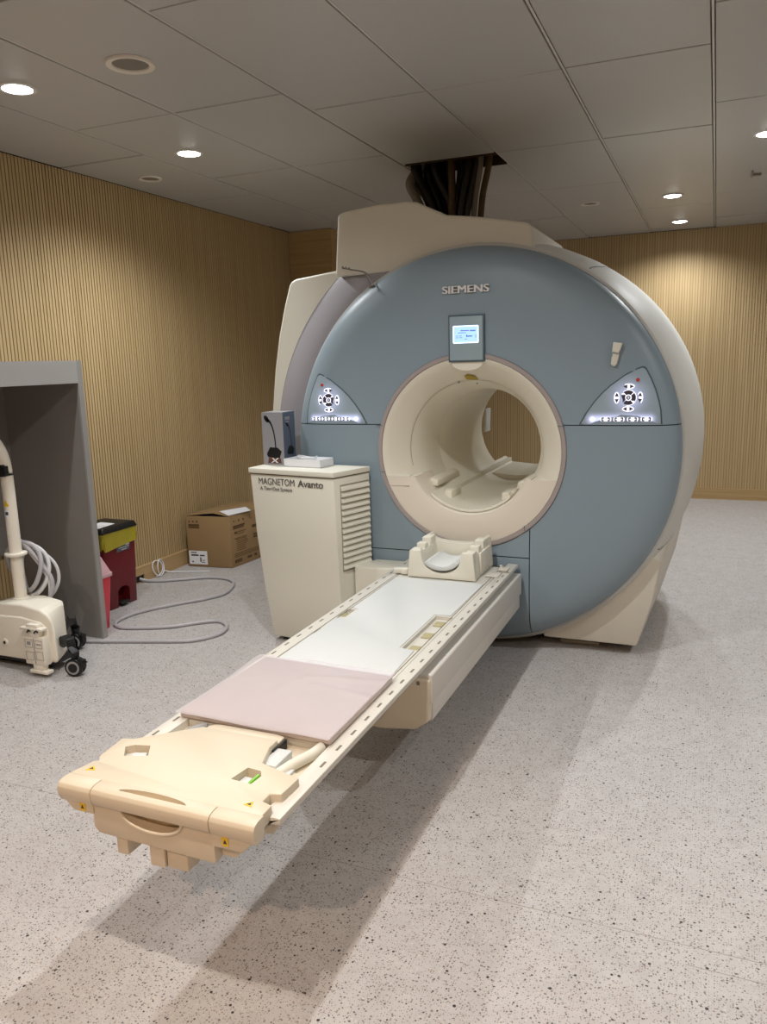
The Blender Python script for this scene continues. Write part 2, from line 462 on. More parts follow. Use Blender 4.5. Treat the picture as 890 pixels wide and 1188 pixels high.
for i, (x, y, c, s, lb) in enumerate(lights):
    if i == 0:
        o = proto; o.location = (x, y, H); o['label'] = lb
    else: o = copy_tree(proto, (x, y, H), label=lb)
    o['group'] = 'recessed downlights'
    ld = bpy.data.lights.new('downlight_lamp', 'SPOT'); ld.energy = 50 * s; ld.color = c; ld.spot_size = radians(150); ld.spot_blend = .85
    ld.shadow_soft_size = .03
    lo = bpy.data.objects.new('lamp', ld); COL.objects.link(lo); lo.parent = o; lo.location = (0, 0, -.03)

def vent(x, y, r, label):
    t = Thing('ceiling_speaker', label, 'ceiling speaker', (x, y, H), 'round ceiling grilles')
    bm = B(); lathe(bm, [(r * .72, .002), (r * .75, -.006), (r * .97, -.008), (r, .001)], (x, y, H), n=40)
    link('rim', bm, 'rim', t, smooth=True)
    bm = B(); lathe(bm, [(.0005, -.004), (r * .4, -.004), (r * .74, .0)], (x, y, H), n=40)
    link('grille', bm, 'grille', t, smooth=True)
vent(-2.225, 2.80, .098, 'round grille with a pale rim, largest in the ceiling')
vent(-3.424, 4.412, .075, 'small round grille in the ceiling beside the left wooden wall')
vent(-.991, 6.82, .075, 'small round grille in the ceiling behind the scanner')
t = Thing('ceiling_bracket', 'small metal bracket on the ceiling at the right edge', 'bracket', (.19, 6.35, H))
bm = B(); box(bm, .17, .23, 6.33, 6.36, H - .012, H); box(bm, .165, .175, 6.2, 6.36, H - .02, H - .005); link('plate', bm, 'metal', t)

# ------------------------------------------------------------------ scanner
CX, CZ = -1.13, 1.04
mri = Thing('mri_scanner', 'large blue-grey and cream MRI scanner with round bore', 'MRI scanner', (CX, 4.6, 0))
CP = [(.4915, 3.803), (.55, 3.800), (.66, 3.797), (.76, 3.797), (.83, 3.801), (.88, 3.808), (.92, 3.819), (.955, 3.836), (.98, 3.856), (.998, 3.884), (1.007, 3.93)]
def coverY(r):
    if r <= CP[0][0]: return CP[0][1]
    for (a, ya), (b, yb) in zip(CP, CP[1:]):
        if r <= b:
            t = (r - a) / (b - a); return ya + (yb - ya) * t
    return CP[-1][1]
def cov(x, z, o=0): return (CX + x, coverY(hypot(x, z - CZ)) - o, z)
SEAM = 1.177
def cover_piece(name, conds, label=None):
    """conds: list of (coord index, sign, value): keep sign*(v - value) > 0"""
    bm = B()
    rs = [.4915, .5, .55, .6, .66, .71, .76, .8, .83, .86, .88, .9, .92, .94, .955, .968, .98, .99, .998, 1.004, 1.007]
    lathe(bm, [(r, coverY(r)) for r in rs], (CX, 0, CZ), 'Y', n=180)
    for (ax, sg, val) in conds:
        no = [0, 0, 0]; no[ax] = sg; co = [0, 0, 0]; co[ax] = val + sg * .0022
        bmesh.ops.bisect_plane(bm, geom=bm.verts[:] + bm.edges[:] + bm.faces[:], plane_co=co, plane_no=no, clear_inner=True)
    o = link(name, bm, 'blue', mri, smooth=True)
    ny = sum(p.normal.y * p.area for p in o.data.polygons)
    if ny > 0: o.data.flip_normals()
    return o
up = cover_piece('front_cover', [(2, 1, SEAM)])
lo1 = cover_piece('lower_cover', [(2, -1, SEAM), (0, 1, -.815)])
lo2 = cover_piece('lower_cover', [(2, -1, SEAM), (0, -1, -.815), (2, 1, .512)])
lo3 = cover_piece('foot_cover', [(2, -1, .512), (0, -1, -.815)])
for o in (lo1, lo2, lo3):
    pass
# backing behind the seams and outer dark gasket
bm = B(); lathe(bm, [(.485, 3.822), (.86, 3.826), (.95, 3.862), (.985, 3.90), (1.002, 3.95)], (CX, 0, CZ), 'Y', n=120)
link('seam_backing', bm, 'seamdark', mri, smooth=True)
# magnet body (barrel)
bm = B(); lathe(bm, [(.98, 3.925), (1.018, 3.925), (1.035, 3.96), (1.055, 4.1), (1.075, 4.3), (1.087, 4.55), (1.09, 4.75), (1.085, 4.95), (1.06, 5.15), (1.0, 5.33), (.9, 5.42), (.5, 5.45)], (CX, 0, CZ), 'Y', n=128)
body = link('magnet_body', bm, 'shell', mri, smooth=True)
# body seams: short radial joint at upper right and lower right
for (a0, nm) in ((radians(57), 'u'), (radians(-27.5), 'l')):
    bm = B()
    pr = [(1.0185, 3.93), (1.0365, 3.96), (1.0565, 4.1), (1.0765, 4.3), (1.0885, 4.55), (1.0915, 4.75)]
    v = [[bm.verts.new((CX + r * cos(a0 + s), y, CZ + r * sin(a0 + s))) for s in (-.0022, .0022)] for r, y in pr]
    for p, q in zip(v, v[1:]): bm.faces.new((p[0], p[1], q[1], q[0]))
    link('body_seam', bm, 'seamdark', mri)
# left band: cone from the blue cover out to the side housing
bm = B(); n = 60
A0, A1 = radians(109), radians(232)
prof = [(1.002, 3.965), (1.006, 3.942), (1.03, 3.94), (1.10, 3.957), (1.18, 3.99), (1.205, 4.003), (1.208, 4.03)]
v = [[bm.verts.new((CX + r * cos(A0 + (A1 - A0) * i / n), y, CZ + r * sin(A0 + (A1 - A0) * i / n))) for i in range(n + 1)] for r, y in prof]
for p, q in zip(v, v[1:]):
    for i in range(n): bm.faces.new((p[i], p[i + 1], q[i + 1], q[i]))
zc = 1.975
bmesh.ops.bisect_plane(bm, geom=bm.verts[:] + bm.edges[:] + bm.faces[:], plane_co=(CX - .74, 0, zc), plane_no=(0, 0, 1), clear_outer=True)
bmesh.ops.bisect_plane(bm, geom=bm.verts[:] + bm.edges[:] + bm.faces[:], plane_co=(CX, 0, .05), plane_no=(0, 0, -1), clear_outer=True)
link('side_band', bm, 'band', mri, smooth=True)
# left side housing
sil = [(-.55, 2.01), (-.70, 2.000), (-1.04, 1.962), (-1.072, 1.950), (-1.085, 1.931), (-1.122, 1.821), (-1.166, 1.662), (-1.205, 1.465), (-1.236, 1.239), (-1.245, .9), (-1.23, .5), (-1.2, .04), (-.5, .04)]
bm = B(); prism(bm, [(CX + a, z) for a, z in sil], 4.0, 5.2, 'Y')
sh = link('side_housing', bm, 'cream', mri, bevel=.012, bseg=3)
# top housing
top = [(-.768, 1.953), (-.742, 2.262), (-.70, 2.275), (-.52, 2.293), (-.36, 2.294), (-.30, 2.284), (-.22, 2.245), (-.14, 2.207), (0, 2.188), (.14, 2.163), (.262, 2.136), (.284, 2.120), (.30, 2.0), (.30, 1.85), (-.42, 1.85), (-.44, 1.955)]
bm = B(); prism(bm, [(CX + a, z) for a, z in top], 3.935, 4.80, 'Y')
link('top_housing', bm, 'cream', mri, bevel=.014, bseg=3)
bm = B(); prism(bm, [(CX - .70, 1.9), (CX - .68, 2.15), (CX + .22, 2.08), (CX + .24, 1.9)], 4.80, 5.25, 'Y')
link('rear_top_housing', bm, 'shell', mri, bevel=.02, bseg=3)
# base feet
for sgn in (1, -1):
    fr = [(.36, .055), (.828, .055), (.895, .29), (.93, .50), (.80, .58), (.36, .2)]
    bk = [(.36, .045), (.872, .045), (.955, .33), (1.0, .58), (.86, .66), (.36, .3)]
    if sgn < 0: fr = [(min(a, .80), z) for a, z in fr]; bk = fr
    bm = B(); prism(bm, [(CX + sgn * a, z) for a, z in fr], 3.947, 5.0, 'Y', poly2=[(CX + sgn * a, z) for a, z in bk])
    link('base', bm, 'foot', mri, bevel=.012, bseg=2)
bm = B(); box(bm, CX - .75, CX + .75, 4.1, 5.0, .0, .10); link('plinth', bm, 'dark', mri)

# bore ring
RO, RI = .4905, .467
bm = B(); lathe(bm, [(RI, 3.83), (RI, 3.800), (RI + .003, 3.795), (RO - .003, 3.795), (RO, 3.80), (RO, 3.83)], (CX, 0, CZ), 'Y', n=128)
def cutseam(bm, ax, val, w=.0012):
    bmesh.ops.bisect_plane(bm, geom=bm.verts[:] + bm.edges[:] + bm.faces[:], plane_co=[val if i == ax else 0 for i in range(3)], plane_no=[1 if i == ax else 0 for i in range(3)])
ring = link('bore_ring', bm, 'ring', mri, smooth=True)
for (x, z, w, h) in ((-.479, SEAM - .005, .016, .0015), (.462, SEAM - .005, .016, .0015), (-.463, .928, .012, .0015), (.29, .665, .0015, .012)):
    bm = B(); box(bm, CX + x - w, CX + x + w, 3.7935, 3.796, z - h, z + h); sub('ring_joint', bm, 'seamdark', ring)
# funnel, tube, rear flare
FP = [(.466, 3.800), (.458, 3.803), (.435, 3.822), (.40, 3.862), (.37, 3.902), (.346, 3.945), (.325, 4.01), (.310, 4.09), (.302, 4.16), (.300, 4.24)]
def funY(r):
    for (a, ya), (b, yb) in zip(FP, FP[1:]):
        if r >= b:
            return ya + (yb - ya) * (a - r) / (a - b)
    return FP[-1][1]
bm = B(); lathe(bm, FP, (CX, 0, CZ), 'Y', n=128)
link('bore_funnel', bm, 'creambore', mri, smooth=True)
bm = B(); lathe(bm, [(.3015, 4.24), (.300, 4.242), (.300, 4.9), (.301, 4.95)], (CX, 0, CZ), 'Y', n=96)
link('bore_tube', bm, 'creambore', mri, smooth=True)
bm = B(); lathe(bm, [(.303, 4.95), (.308, 5.02), (.322, 5.15), (.34, 5.28), (.37, 5.38), (.42, 5.44), (.52, 5.45)], (CX, 0, CZ), 'Y', n=96)
link('rear_flare', bm, 'creambore', mri, smooth=True)
bm = B(); lathe(bm, [(.3545, 3.925), (.3532, 3.9285)], (CX, 0, CZ), 'Y', n=96)
for f in list(bm.faces):
    c = f.calc_center_median()
    if c.z < CZ - .1: bm.faces.remove(f)
link('funnel_joint', bm, 'faintj', mri, smooth=True)
# lower apron with level ledges
LZ = .908
bm = B(); n = 80; t0 = math.asin((CZ - LZ) / .455)
def apY(r): return 3.806 + (.463 - r) * .75
rsA = [.465, .455, .42, .39, .36, .335, .322, .316, .3145]
ysA = [3.800, 3.799, 3.799, 3.800, 3.802, 3.805, 3.809, 3.820, 4.10]
lathe(bm, list(zip(rsA, ysA)), (CX, 0, CZ), 'Y', n=160)
bmesh.ops.bisect_plane(bm, geom=bm.verts[:] + bm.edges[:] + bm.faces[:], plane_co=(0, 0, LZ), plane_no=(0, 0, 1), clear_outer=True)
def apy(r):
    for (a, ya), (b, yb) in zip(zip(rsA, ysA), list(zip(rsA, ysA))[1:]):
        if r >= b: return ya + (yb - ya) * (a - r) / (a - b)
    return ysA[-1]
for s in (1, -1):
    xs0 = sqrt(.3145 ** 2 - (CZ - LZ) ** 2); xs1 = sqrt(.464 ** 2 - (CZ - LZ) ** 2)
    xx = [xs0 + (xs1 - xs0) * i / 24 for i in range(25)]
    va = []; 
    for x in xx:
        r = hypot(x, CZ - LZ); ya = apy(max(r, .3165)); yb = max(funY(r), ya + .001)
        va.append((bm.verts.new((CX + s * x, ya, LZ)), bm.verts.new((CX + s * x, yb + .03, LZ))))
    for p, q in zip(va, va[1:]): bm.faces.new((p[0], q[0], q[1], p[1]))
bmesh.ops.remove_doubles(bm, verts=bm.verts, dist=1e-4)
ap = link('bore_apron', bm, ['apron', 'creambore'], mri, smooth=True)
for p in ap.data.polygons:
    if abs(p.normal.z) > .8: p.material_index = 1  # level ledges keep the lighter tone, so the shading contrast is painted
for s in (1, -1):
    bm = B(); cyl(bm, (CX + s * .36, 3.93, LZ), (CX + s * .36, 3.93, LZ + .004), .016, 20); cyl(bm, (CX + s * .35, 3.92, LZ), (CX + s * .35, 3.92, LZ + .006), .006, 12)
    sub('laser_window', bm, 'grommet', ap)
bm = B(); box(bm, CX - .425, CX - .318, 3.7975, 3.81, .8560, .8575); sub('apron_joint', bm, 'faintj', ap)
# track and rails inside the bore
bm = B()
xa = [-.21, -.18, -.15, -.11, -.06, 0, .06, .11, .15, .18, .21]
prof = [(x, CZ - sqrt(.300 ** 2 - x * x)) for x in xa] + [(x, CZ - sqrt(.3138 ** 2 - x * x)) for x in xa[::-1]]
prism(bm, [(CX + a, z) for a, z in prof], 3.822, 5.43, 'Y')
prof = [(x, CZ - sqrt(.302 ** 2 - x * x)) for x in xa] + [(x, CZ - sqrt(.345 ** 2 - x * x)) for x in xa[::-1]]
prism(bm, [(CX + a, z) for a, z in prof], 4.96, 5.428, 'Y'); link('table_track', bm, 'creambore', mri, bevel=.003, bseg=1)
for s, h in ((-1, .835), (1, .835)):
    bm = B(); prism(bm, [(CX + s * .165, .775), (CX + s * .165, .815), (CX + s * .19, .815), (CX + s * .19, .79)], 4.0, 5.43, 'Y')
    box(bm, CX + s * .155 - .02, CX + s * .155 + .02, 3.95, 4.12, .76, .815)
    link('track_rail', bm, 'creambore', mri, bevel=.005, bseg=2)
    bm = B(); prism(bm, [(CX + s * .215, .835), (CX + s * .215, .868), (CX + s * .262, .88), (CX + s * .262, .835)], 3.96, 4.35, 'Y')
    link('bore_step', bm, 'creambore', mri, bevel=.005, bseg=2)
bm = B(); prism(bm, [(CX - .15, .755), (CX - .15, .785), (CX, .772), (CX + .15, .785), (CX + .15, .755), (CX, .728)], 4.85, 5.42, 'Y')
link('rear_track_plate', bm, 'creambore', mri)
bm = B(); prism(bm, [(CX - .33, 1.0), (CX - .325, 1.16), (CX - .312, 1.16), (CX - .317, 1.0)], 5.30, 5.42, 'Y')
link('rear_handle', bm, 'sheet', mri, bevel=.004)

# display above the bore
bm = B()
prism(bm, [(CX - .092, 1.486), (CX + .092, 1.486), (CX + .092, 1.712), (CX - .092, 1.712)], 3.788, 3.80, 'Y'); dp = link('display_unit', bm, 'seamdark', mri, bevel=.002)
bm = B(); prism(bm, rounded([(CX - .084, 1.494), (CX + .084, 1.494), (CX + .084, 1.704), (CX - .084, 1.704)], .006), 3.783, 3.789, 'Y'); sub('display_bezel', bm, 'bluepanel', dp, bevel=.002)
bm = B(); prism(bm, rounded([(CX - .066, 1.576), (CX + .063, 1.576), (CX + .063, 1.66), (CX - .066, 1.66)], .006), 3.7815, 3.7835, 'Y'); sub('screen_edge', bm, 'screenedge', dp)
bm = B(); prism(bm, rounded([(CX - .061, 1.581), (CX + .058, 1.581), (CX + .058, 1.655), (CX - .061, 1.655)], .004), 3.7805, 3.7816, 'Y'); sub('screen', bm, 'screen', dp)
bm = B()
for (x, z, w, h) in ((-.015, 1.636, .012, .0022), (.006, 1.636, .009, .0022), (.034, 1.635, .014, .003), (-.02, 1.626, .02, .0015), (.004, 1.611, .002, .006), (.018, 1.609, .014, .003), (.05, 1.608, .0012, .008),
                     (-.045, 1.611, .006, .0012), (-.028, 1.611, .007, .0012), (-.045, 1.603, .007, .0012), (-.026, 1.603, .008, .0012), (0, 1.596, .006, .0012)):
    box(bm, CX + x - w, CX + x + w, 3.7799, 3.7806, z - h, z + h)
sub('screen_readout', bm, 'screenink', dp)
# bump-out under the display
bm = B(); n = 16
outer = [(.085 * cos(pi + pi * i / n), 1.492 + .048 * sin(pi + pi * i / n)) for i in range(n + 1)]
prism(bm, [(CX + x, z) for x, z in outer], 3.797, 3.83, 'Y', poly2=[(CX + x * .8, z + .004) for x, z in outer]); link('display_chin', bm, 'creambore', mri, smooth=True)
# stickers in the funnel top
def fun(x, z, o=.0015): return (CX + x, funY(hypot(x, z - CZ)) - o, z)
bm = B(); flat(bm, [fun(x, z, .010) for x, z in ((-.036, 1.397), (-.041, 1.415), (-.024, 1.418), (-.02, 1.428), (-.01, 1.418), (.012, 1.416), (.022, 1.394))])
st = link('warning_sticker', bm, 'brass', mri)
bm = B(); cyl(bm, (CX - .083, 3.915, 1.383), (CX - .083, 3.93, 1.383), .005, 12); link('pinhole', bm, 'grommet', mri)
bm = B(); cyl(bm, (CX + .012, 3.925, 1.377), (CX + .012, 3.94, 1.377), .003, 10); link('pinhole', bm, 'grommet', mri)

# brand letters
for k, dx in enumerate((0, .0012, .0024, .0036)):
    text('brand_lettering', 'SIEMENS', .050, (CX - .121 + dx, 3.7905 + k * .0003, 1.815), RX, 'letter', mri, width=.232, extrude=.003)

# control panels
Rp = [(.546, 1.181), (.575, 1.235), (.609, 1.284), (.645, 1.327), (.687, 1.366), (.75, 1.412), (.806, 1.441), (.822, 1.446), (.833, 1.445), (.842, 1.436), (.865, 1.392), (.886, 1.342), (.902, 1.29), (.912, 1.245), (.918, 1.181)]
def panel(sg):
    pts = [(sg * a, z) for a, z in Rp]
    if sg > 0: pts = pts
    def offs(k, o):
        c = Vector((sg * .765, 1.26)); return [(c + (Vector(p) - c) * k) for p in pts]
    bm = B(); 
    def fill(pp, o, y2=None):
        # fan of strips following the cover
        cc = (sg * .765, 1.27); rings = []
        for k in (1, .85, .6, .3):
            rings.append([bm.verts.new(cov(cc[0] + (p[0] - cc[0]) * k, cc[1] + (p[1] - cc[1]) * k, o)) for p in pp])
        m = len(pp)
        for a, b in zip(rings, rings[1:]):
            for i in range(m): bm.faces.new((a[i], a[(i + 1) % m], b[(i + 1) % m], b[i]))
        bm.faces.new(rings[-1])
        back = [bm.verts.new(cov(p[0], p[1], -.004)) for p in pp]
        for i in range(m): bm.faces.new((rings[0][i], rings[0][(i + 1) % m], back[(i + 1) % m], back[i]))
    fill(offs(1.0, 0), .0012); o = link('control_panel', bm, 'seamdark', mri, smooth=True)
    bm = B(); fill(offs(.955, 0), .0035)
    gm = glow_mat('glowing_panel', (CX + sg * .767 - mri.base.x, 1.305), (CX + sg * .607 - mri.base.x, CX + sg * .862 - mri.base.x, 1.206), rgb(150, 168, 178))
    sub('panel_face', bm, gm, o, smooth=True)
    # keys: white backlight pads with dark icons
    x0, z0 = sg * .767, 1.305
    Y = lambda x, z, o_: coverY(hypot(x, z - CZ)) - o_
    def disc(bm, x, z, r, o_, n=24, sx=1):
        bm.faces.new([bm.verts.new((CX + x + sx * r * cos(2 * pi * i / n), Y(x, z, o_) , z + r * sin(2 * pi * i / n))) for i in range(n)])
    def sect(bm, x, z, r0, r1, a0, a1, o_, n=8):
        p = [(r1, a0 + (a1 - a0) * i / n) for i in range(n + 1)] + [(r0, a1 - (a1 - a0) * i / n) for i in range(n + 1)]
        bm.faces.new([bm.verts.new((CX + x + r * cos(a), Y(x, z, o_), z + r * sin(a))) for r, a in p])
    bm = B(); disc(bm, x0, z0, .0365, .0042)
    for a in range(4):
        ax, az = x0 + .0515 * cos(a * pi / 2), z0 + .0515 * sin(a * pi / 2)
        n = 16; L_ = .027; W_ = .0125
        q = [(L_ * cos(2 * pi * i / n), W_ * sin(2 * pi * i / n)) for i in range(n)]
        bm.faces.new([bm.verts.new((CX + ax + (u if a % 2 else v), Y(ax, az, .0042), az + (v if a % 2 else u))) for u, v in q])
    pad = sub('key_backlight', bm, 'backlit', o)
    bm = B()
    for a in range(4): sect(bm, x0, z0, .0145, .0335, a * pi / 2 + .25 + pi / 4 - .25 + .07, a * pi / 2 + pi / 2 + pi / 4 - .07, .005)
    disc(bm, x0, z0, .0098, .005)
    for a in range(4):
        ax, az = x0 + .051 * cos(a * pi / 2), z0 + .051 * sin(a * pi / 2)
        for d in (-1, 1):
            tr = [(d * .024, 0), (d * .006, .0095), (d * .006, -.0095)]
            bm.faces.new([bm.verts.new((CX + ax + (u if a % 2 else v), Y(ax, az, .005), az + (v if a % 2 else u))) for u, v in tr])
    sub('key_icons', bm, 'icon', o)
    bm = B(); 
    for dz in (-.0025, .0025): box(bm, CX + x0 - .0045, CX + x0 + .0045, Y(x0, z0, .0056), Y(x0, z0, .0051), z0 + dz - .001, z0 + dz + .001)
    box(bm, CX + x0 - .024 - .005, CX + x0 - .024 + .005, Y(x0, z0, .0056), Y(x0, z0, .0051), z0 + sg * .017 - .0035, z0 + sg * .017 + .0035)
    box(bm, CX + x0 + .022 - .005, CX + x0 + .022 + .005, Y(x0, z0, .0056), Y(x0, z0, .0051), z0 - sg * .018 - .0035, z0 - sg * .018 + .0035)
    sub('key_marks', bm, 'backlit', o)
    row = [.656, .682, .715, .741, .776, .801, .835, .862]
    bm = B(); disc(bm, sg * .609, 1.206, .0115, .0042)
    for a, b_ in zip(row[0::2], row[1::2]):
        pl = rounded([(sg * a - .012, 1.196), (sg * b_ + .012, 1.196), (sg * b_ + .012, 1.216), (sg * a - .012, 1.216)] if sg > 0 else [(sg * b_ - .012, 1.196), (sg * a + .012, 1.196), (sg * a + .012, 1.216), (sg * b_ - .012, 1.216)], .008)
        bm.faces.new([bm.verts.new((CX + x, Y(x, z, .0042), z)) for x, z in pl])
    sub('row_backlight', bm, 'backlit', o)
    for i, a in enumerate(row):
        x = sg * a
        d = -1 if i % 2 == 0 else 1
        bm = B()
        yy = (Y(x, 1.206, .0055), Y(x, 1.206, .005))
        # bracket-shaped key icon
        pr_ = [(-.006, -.009), (.005, -.009), (.005, -.003), (-.001, -.003), (-.001, .003), (.005, .003), (.005, .009), (-.006, .009)]
        prism(bm, [(CX + x + u * (-d), 1.206 + v_) for u, v_ in pr_], yy[0], yy[1], 'Y')
        sub('row_key', bm, 'icon', o)
    bm = B(); xr, zr = sg * .806, 1.385
    cyl(bm, (CX + xr, Y(xr, zr, .009), zr), (CX + xr, Y(xr, zr, 0), zr), .0082, 20); rb = sub('stop_button', bm, 'red', o, bevel=.001); rb['label'] = 'red button'
for sg in (1, -1): panel(sg)

# white clip on the front
bm = B()
clip = [(.694, 1.557), (.735, 1.551), (.727, 1.522), (.719, 1.508), (.722, 1.498), (.712, 1.456), (.700, 1.447), (.686, 1.458), (.689, 1.49), (.694, 1.502), (.690, 1.515)]
prism(bm, [(CX + x, z) for x, z in clip], coverY(.82) - .016, coverY(.82) + .002, 'Y'); cl = link('hook', bm, 'cream', mri, bevel=.003)
bm = B(); prism(bm, [(CX + .693, 1.515), (CX + .72, 1.508), (CX + .718, 1.5), (CX + .692, 1.506)], coverY(.82) - .018, coverY(.82) - .012, 'Y'); sub('hook_band', bm, 'grommet', cl)
# thin metal rod at the upper left rim
bm = B(); tube(bm, [(-1.838, 3.90, 1.988), (-1.78, 3.90, 1.975), (-1.708, 3.90, 1.956), (-1.665, 3.875, 1.915), (-1.63, 3.83, 1.878)], .0045, 8, 6)
for i in range(3): cyl(bm, (-1.833 + i * .018, 3.895, 1.983 - i * .004), (-1.833 + i * .018, 3.895, 1.996 - i * .004), .005, 8)
cyl(bm, (-1.637, 3.80, 1.872), (-1.63, 3.835, 1.878), .008, 10)
link('metal_rod', bm, 'metal', mri, smooth=True)

# shim plate on the floor under the foot
bm = B(); box(bm, -.70, -.50, 4.06, 4.12, .0, .012)
tag(link('floor_plate', bm, 'foot', base=(-.6, 4.09, 0)), 'thin beige strip lying on the floor under the scanner base', 'strip')

# ------------------------------------------------------------------ cables
cabs = [('cablegr', .03, [(-1.79, 5.12, 2.9), (-1.81, 5.10, 2.74), (-1.855, 5.06, 2.665), (-1.86, 5.01, 2.60), (-1.82, 5.01, 2.52), (-1.785, 5.04, 2.42), (-1.775, 5.06, 2.30), (-1.775, 5.06, 2.13)], 'ribbed grey hose curling out at the left of the overhead bundle'),
        ('cablebl', .036, [(-1.84, 5.06, 3.0), (-1.83, 5.06, 2.68), (-1.75, 5.08, 2.5), (-1.70, 5.1, 2.3), (-1.69, 5.1, 2.13)], 'thick black cable second from left in the overhead bundle'),
        ('cablebl', .030, [(-1.78, 5.12, 3.0), (-1.78, 5.12, 2.7), (-1.71, 5.12, 2.5), (-1.65, 5.1, 2.3), (-1.62, 5.1, 2.13)], 'black cable left of the pale gap in the overhead bundle'),
        ('cablebl', .026, [(-1.66, 5.14, 3.0), (-1.65, 5.14, 2.7), (-1.61, 5.12, 2.5), (-1.585, 5.1, 2.3), (-1.58, 5.1, 2.13)], 'black cable right of the pale gap in the overhead bundle'),
        ('cabletan', .024, [(-1.585, 5.02, 3.0), (-1.585, 5.02, 2.7), (-1.585, 5.03, 2.5), (-1.60, 5.05, 2.3), (-1.60, 5.05, 2.13)], 'tan braided cable in the middle of the overhead bundle'),
        ('cablebl', .042, [(-1.47, 5.06, 3.0), (-1.475, 5.06, 2.7), (-1.52, 5.07, 2.5), (-1.55, 5.08, 2.3), (-1.55, 5.08, 2.13)], 'thickest black cable in the overhead bundle'),
        ('cablebl', .02, [(-1.41, 5.00, 3.0), (-1.415, 5.00, 2.7), (-1.46, 5.01, 2.5), (-1.50, 5.02, 2.3), (-1.50, 5.03, 2.13)], 'slim glossy black cable beside the grey one on the right of the bundle'),
        ('cablegr', .018, [(-1.385, 5.0, 3.0), (-1.39, 5.0, 2.7), (-1.43, 5.02, 2.5), (-1.455, 5.04, 2.3), (-1.46, 5.05, 2.13)], 'slim grey cable near the right of the overhead bundle'),
        ('cabletan', .02, [(-1.335, 5.03, 3.0), (-1.345, 5.03, 2.7), (-1.39, 5.04, 2.5), (-1.415, 5.06, 2.3), (-1.42, 5.06, 2.13)], 'brownish cable at the far right of the overhead bundle'),
        ('cablebl', .036, [(-1.72, 5.10, 3.0), (-1.715, 5.1, 2.7), (-1.63, 5.13, 2.5), (-1.60, 5.13, 2.3), (-1.60, 5.13, 2.13)], 'thick black cable behind the tan one in the overhead bundle'),
        ('cablebl', .038, [(-1.54, 5.12, 3.0), (-1.54, 5.12, 2.7), (-1.56, 5.12, 2.5), (-1.56, 5.12, 2.3), (-1.56, 5.12, 2.13)], 'thick black cable behind the thickest one in the overhead bundle'),
        ('cablebl', .022, [(-1.86, 5.12, 2.95), (-1.855, 5.12, 2.72), (-1.86, 5.14, 2.5), (-1.87, 5.15, 2.3), (-1.85, 5.15, 2.13)], 'black cable behind the curled grey hose'),
        ('cablebl', .03, [(-1.69, 5.16, 3.0), (-1.69, 5.16, 2.7), (-1.685, 5.165, 2.5), (-1.665, 5.165, 2.3), (-1.66, 5.16, 2.13)], 'black cable farthest back in the overhead bundle')]
for m, r, pts, lb in cabs:
    bm = B()
    if 'ribbed' in lb: tube(bm, pts, r, 14, 24, rib=-.12)
    else: tube(bm, pts, r, 14, 10)
    tag(link('overhead_cable', bm, m, smooth=True, base=pts[-1]), lb, 'cable', 'cables rising into the ceiling')

# ------------------------------------------------------------------ patient table
tb = Thing('patient_table', 'long cream patient table reaching out of the scanner bore', 'table', (-1.15, 2.6, 0))
XR, XLf, ZT = -.866, -1.436, .485
bm = B()
prism(bm, [(XLf, .467), (XLf + .045, .466), (XLf + .06, .441), (XR - .06, .441), (XR - .045, .466), (XR, .467), (XR, ZT), (XR - .052, ZT), (XR - .052, .46), (XLf + .052, .46), (XLf + .052, ZT), (XLf, ZT)], 1.40, 3.775, 'Y')
tt = link('tabletop', bm, 'tablewhite', tb, bevel=.003, bseg=2)
bm = B(); prism(bm, [(XLf + .055, 1.76), (XR - .055, 1.76), (XR - .055, 3.70), (XLf + .055, 3.70)], .461, .483)
bd = link('table_board', bm, 'tablewhite', tb, bevel=.002)
cuts = []
def cutbox(x0, x1, y0, y1, z0, z1):
    c = B(); box(c, x0, x1, y0, y1, z0, z1); return c
cuts = [off_bm(cutbox(-.998, -.925, 2.50, 2.885, .468, .6), tb.base), off_bm(cutbox(-1.41, -1.345, 2.76, 2.86, .468, .6), tb.base), off_bm(cutbox(-1.405, -1.365, 2.55, 2.61, .468, .6), tb.base)]
PBsave = PB[bd.name]
bd_w = bd
# bake board with its openings (cutters share the part's own coordinates)
boolean(bd, cuts)
for (x0, x1, y0, y1) in ((-.983, -.945, 2.515, 2.57), (-.983, -.945, 2.66, 2.715), (-.983, -.945, 2.80, 2.855), (-1.40, -1.355, 2.78, 2.84), (-1.40, -1.37, 2.555, 2.60)):
    bm = B(); box(bm, x0, x1, y0, y1, .4685, .4725)
    ins = link('socket_insert', bm, 'openingbrass', tb, bevel=.002); ins['label'] = 'yellowish socket in the table board'
bm = B(); 
for s in (XR - .02, XLf + .02):
    for i in range(22):
        y = 1.64 + i * .094
        if y > 3.7: break
        bm = B(); box(bm, s - .0035, s + .0035, y, y + .03, ZT - .001, ZT + .0006); link('rail_slot', bm, 'slot', tb)
bm = B(); box(bm, XR - .068, XR - .064, 1.78, 3.68, ZT - .002, ZT - .0015); box(bm, XLf + .064, XLf + .068, 1.78, 3.68, ZT - .002, ZT - .0015)
link('board_groove', bm, 'slot', tb)
# small bracket at the gantry end
bm = B(); box(bm, -.93, -.885, 3.62, 3.68, ZT, ZT + .008); cyl(bm, (-.925, 3.66, ZT), (-.925, 3.66, ZT + .02), .008, 12); box(bm, -.965, -.90, 3.50, 3.58, ZT, ZT + .006); link('bracket', bm, 'tablewhite', tb, bevel=.002)
bm = B(); box(bm, XR - .055, XR - .004, 3.60, 3.61, ZT - .001, ZT + .001); link('joint_line', bm, 'slot', tb)
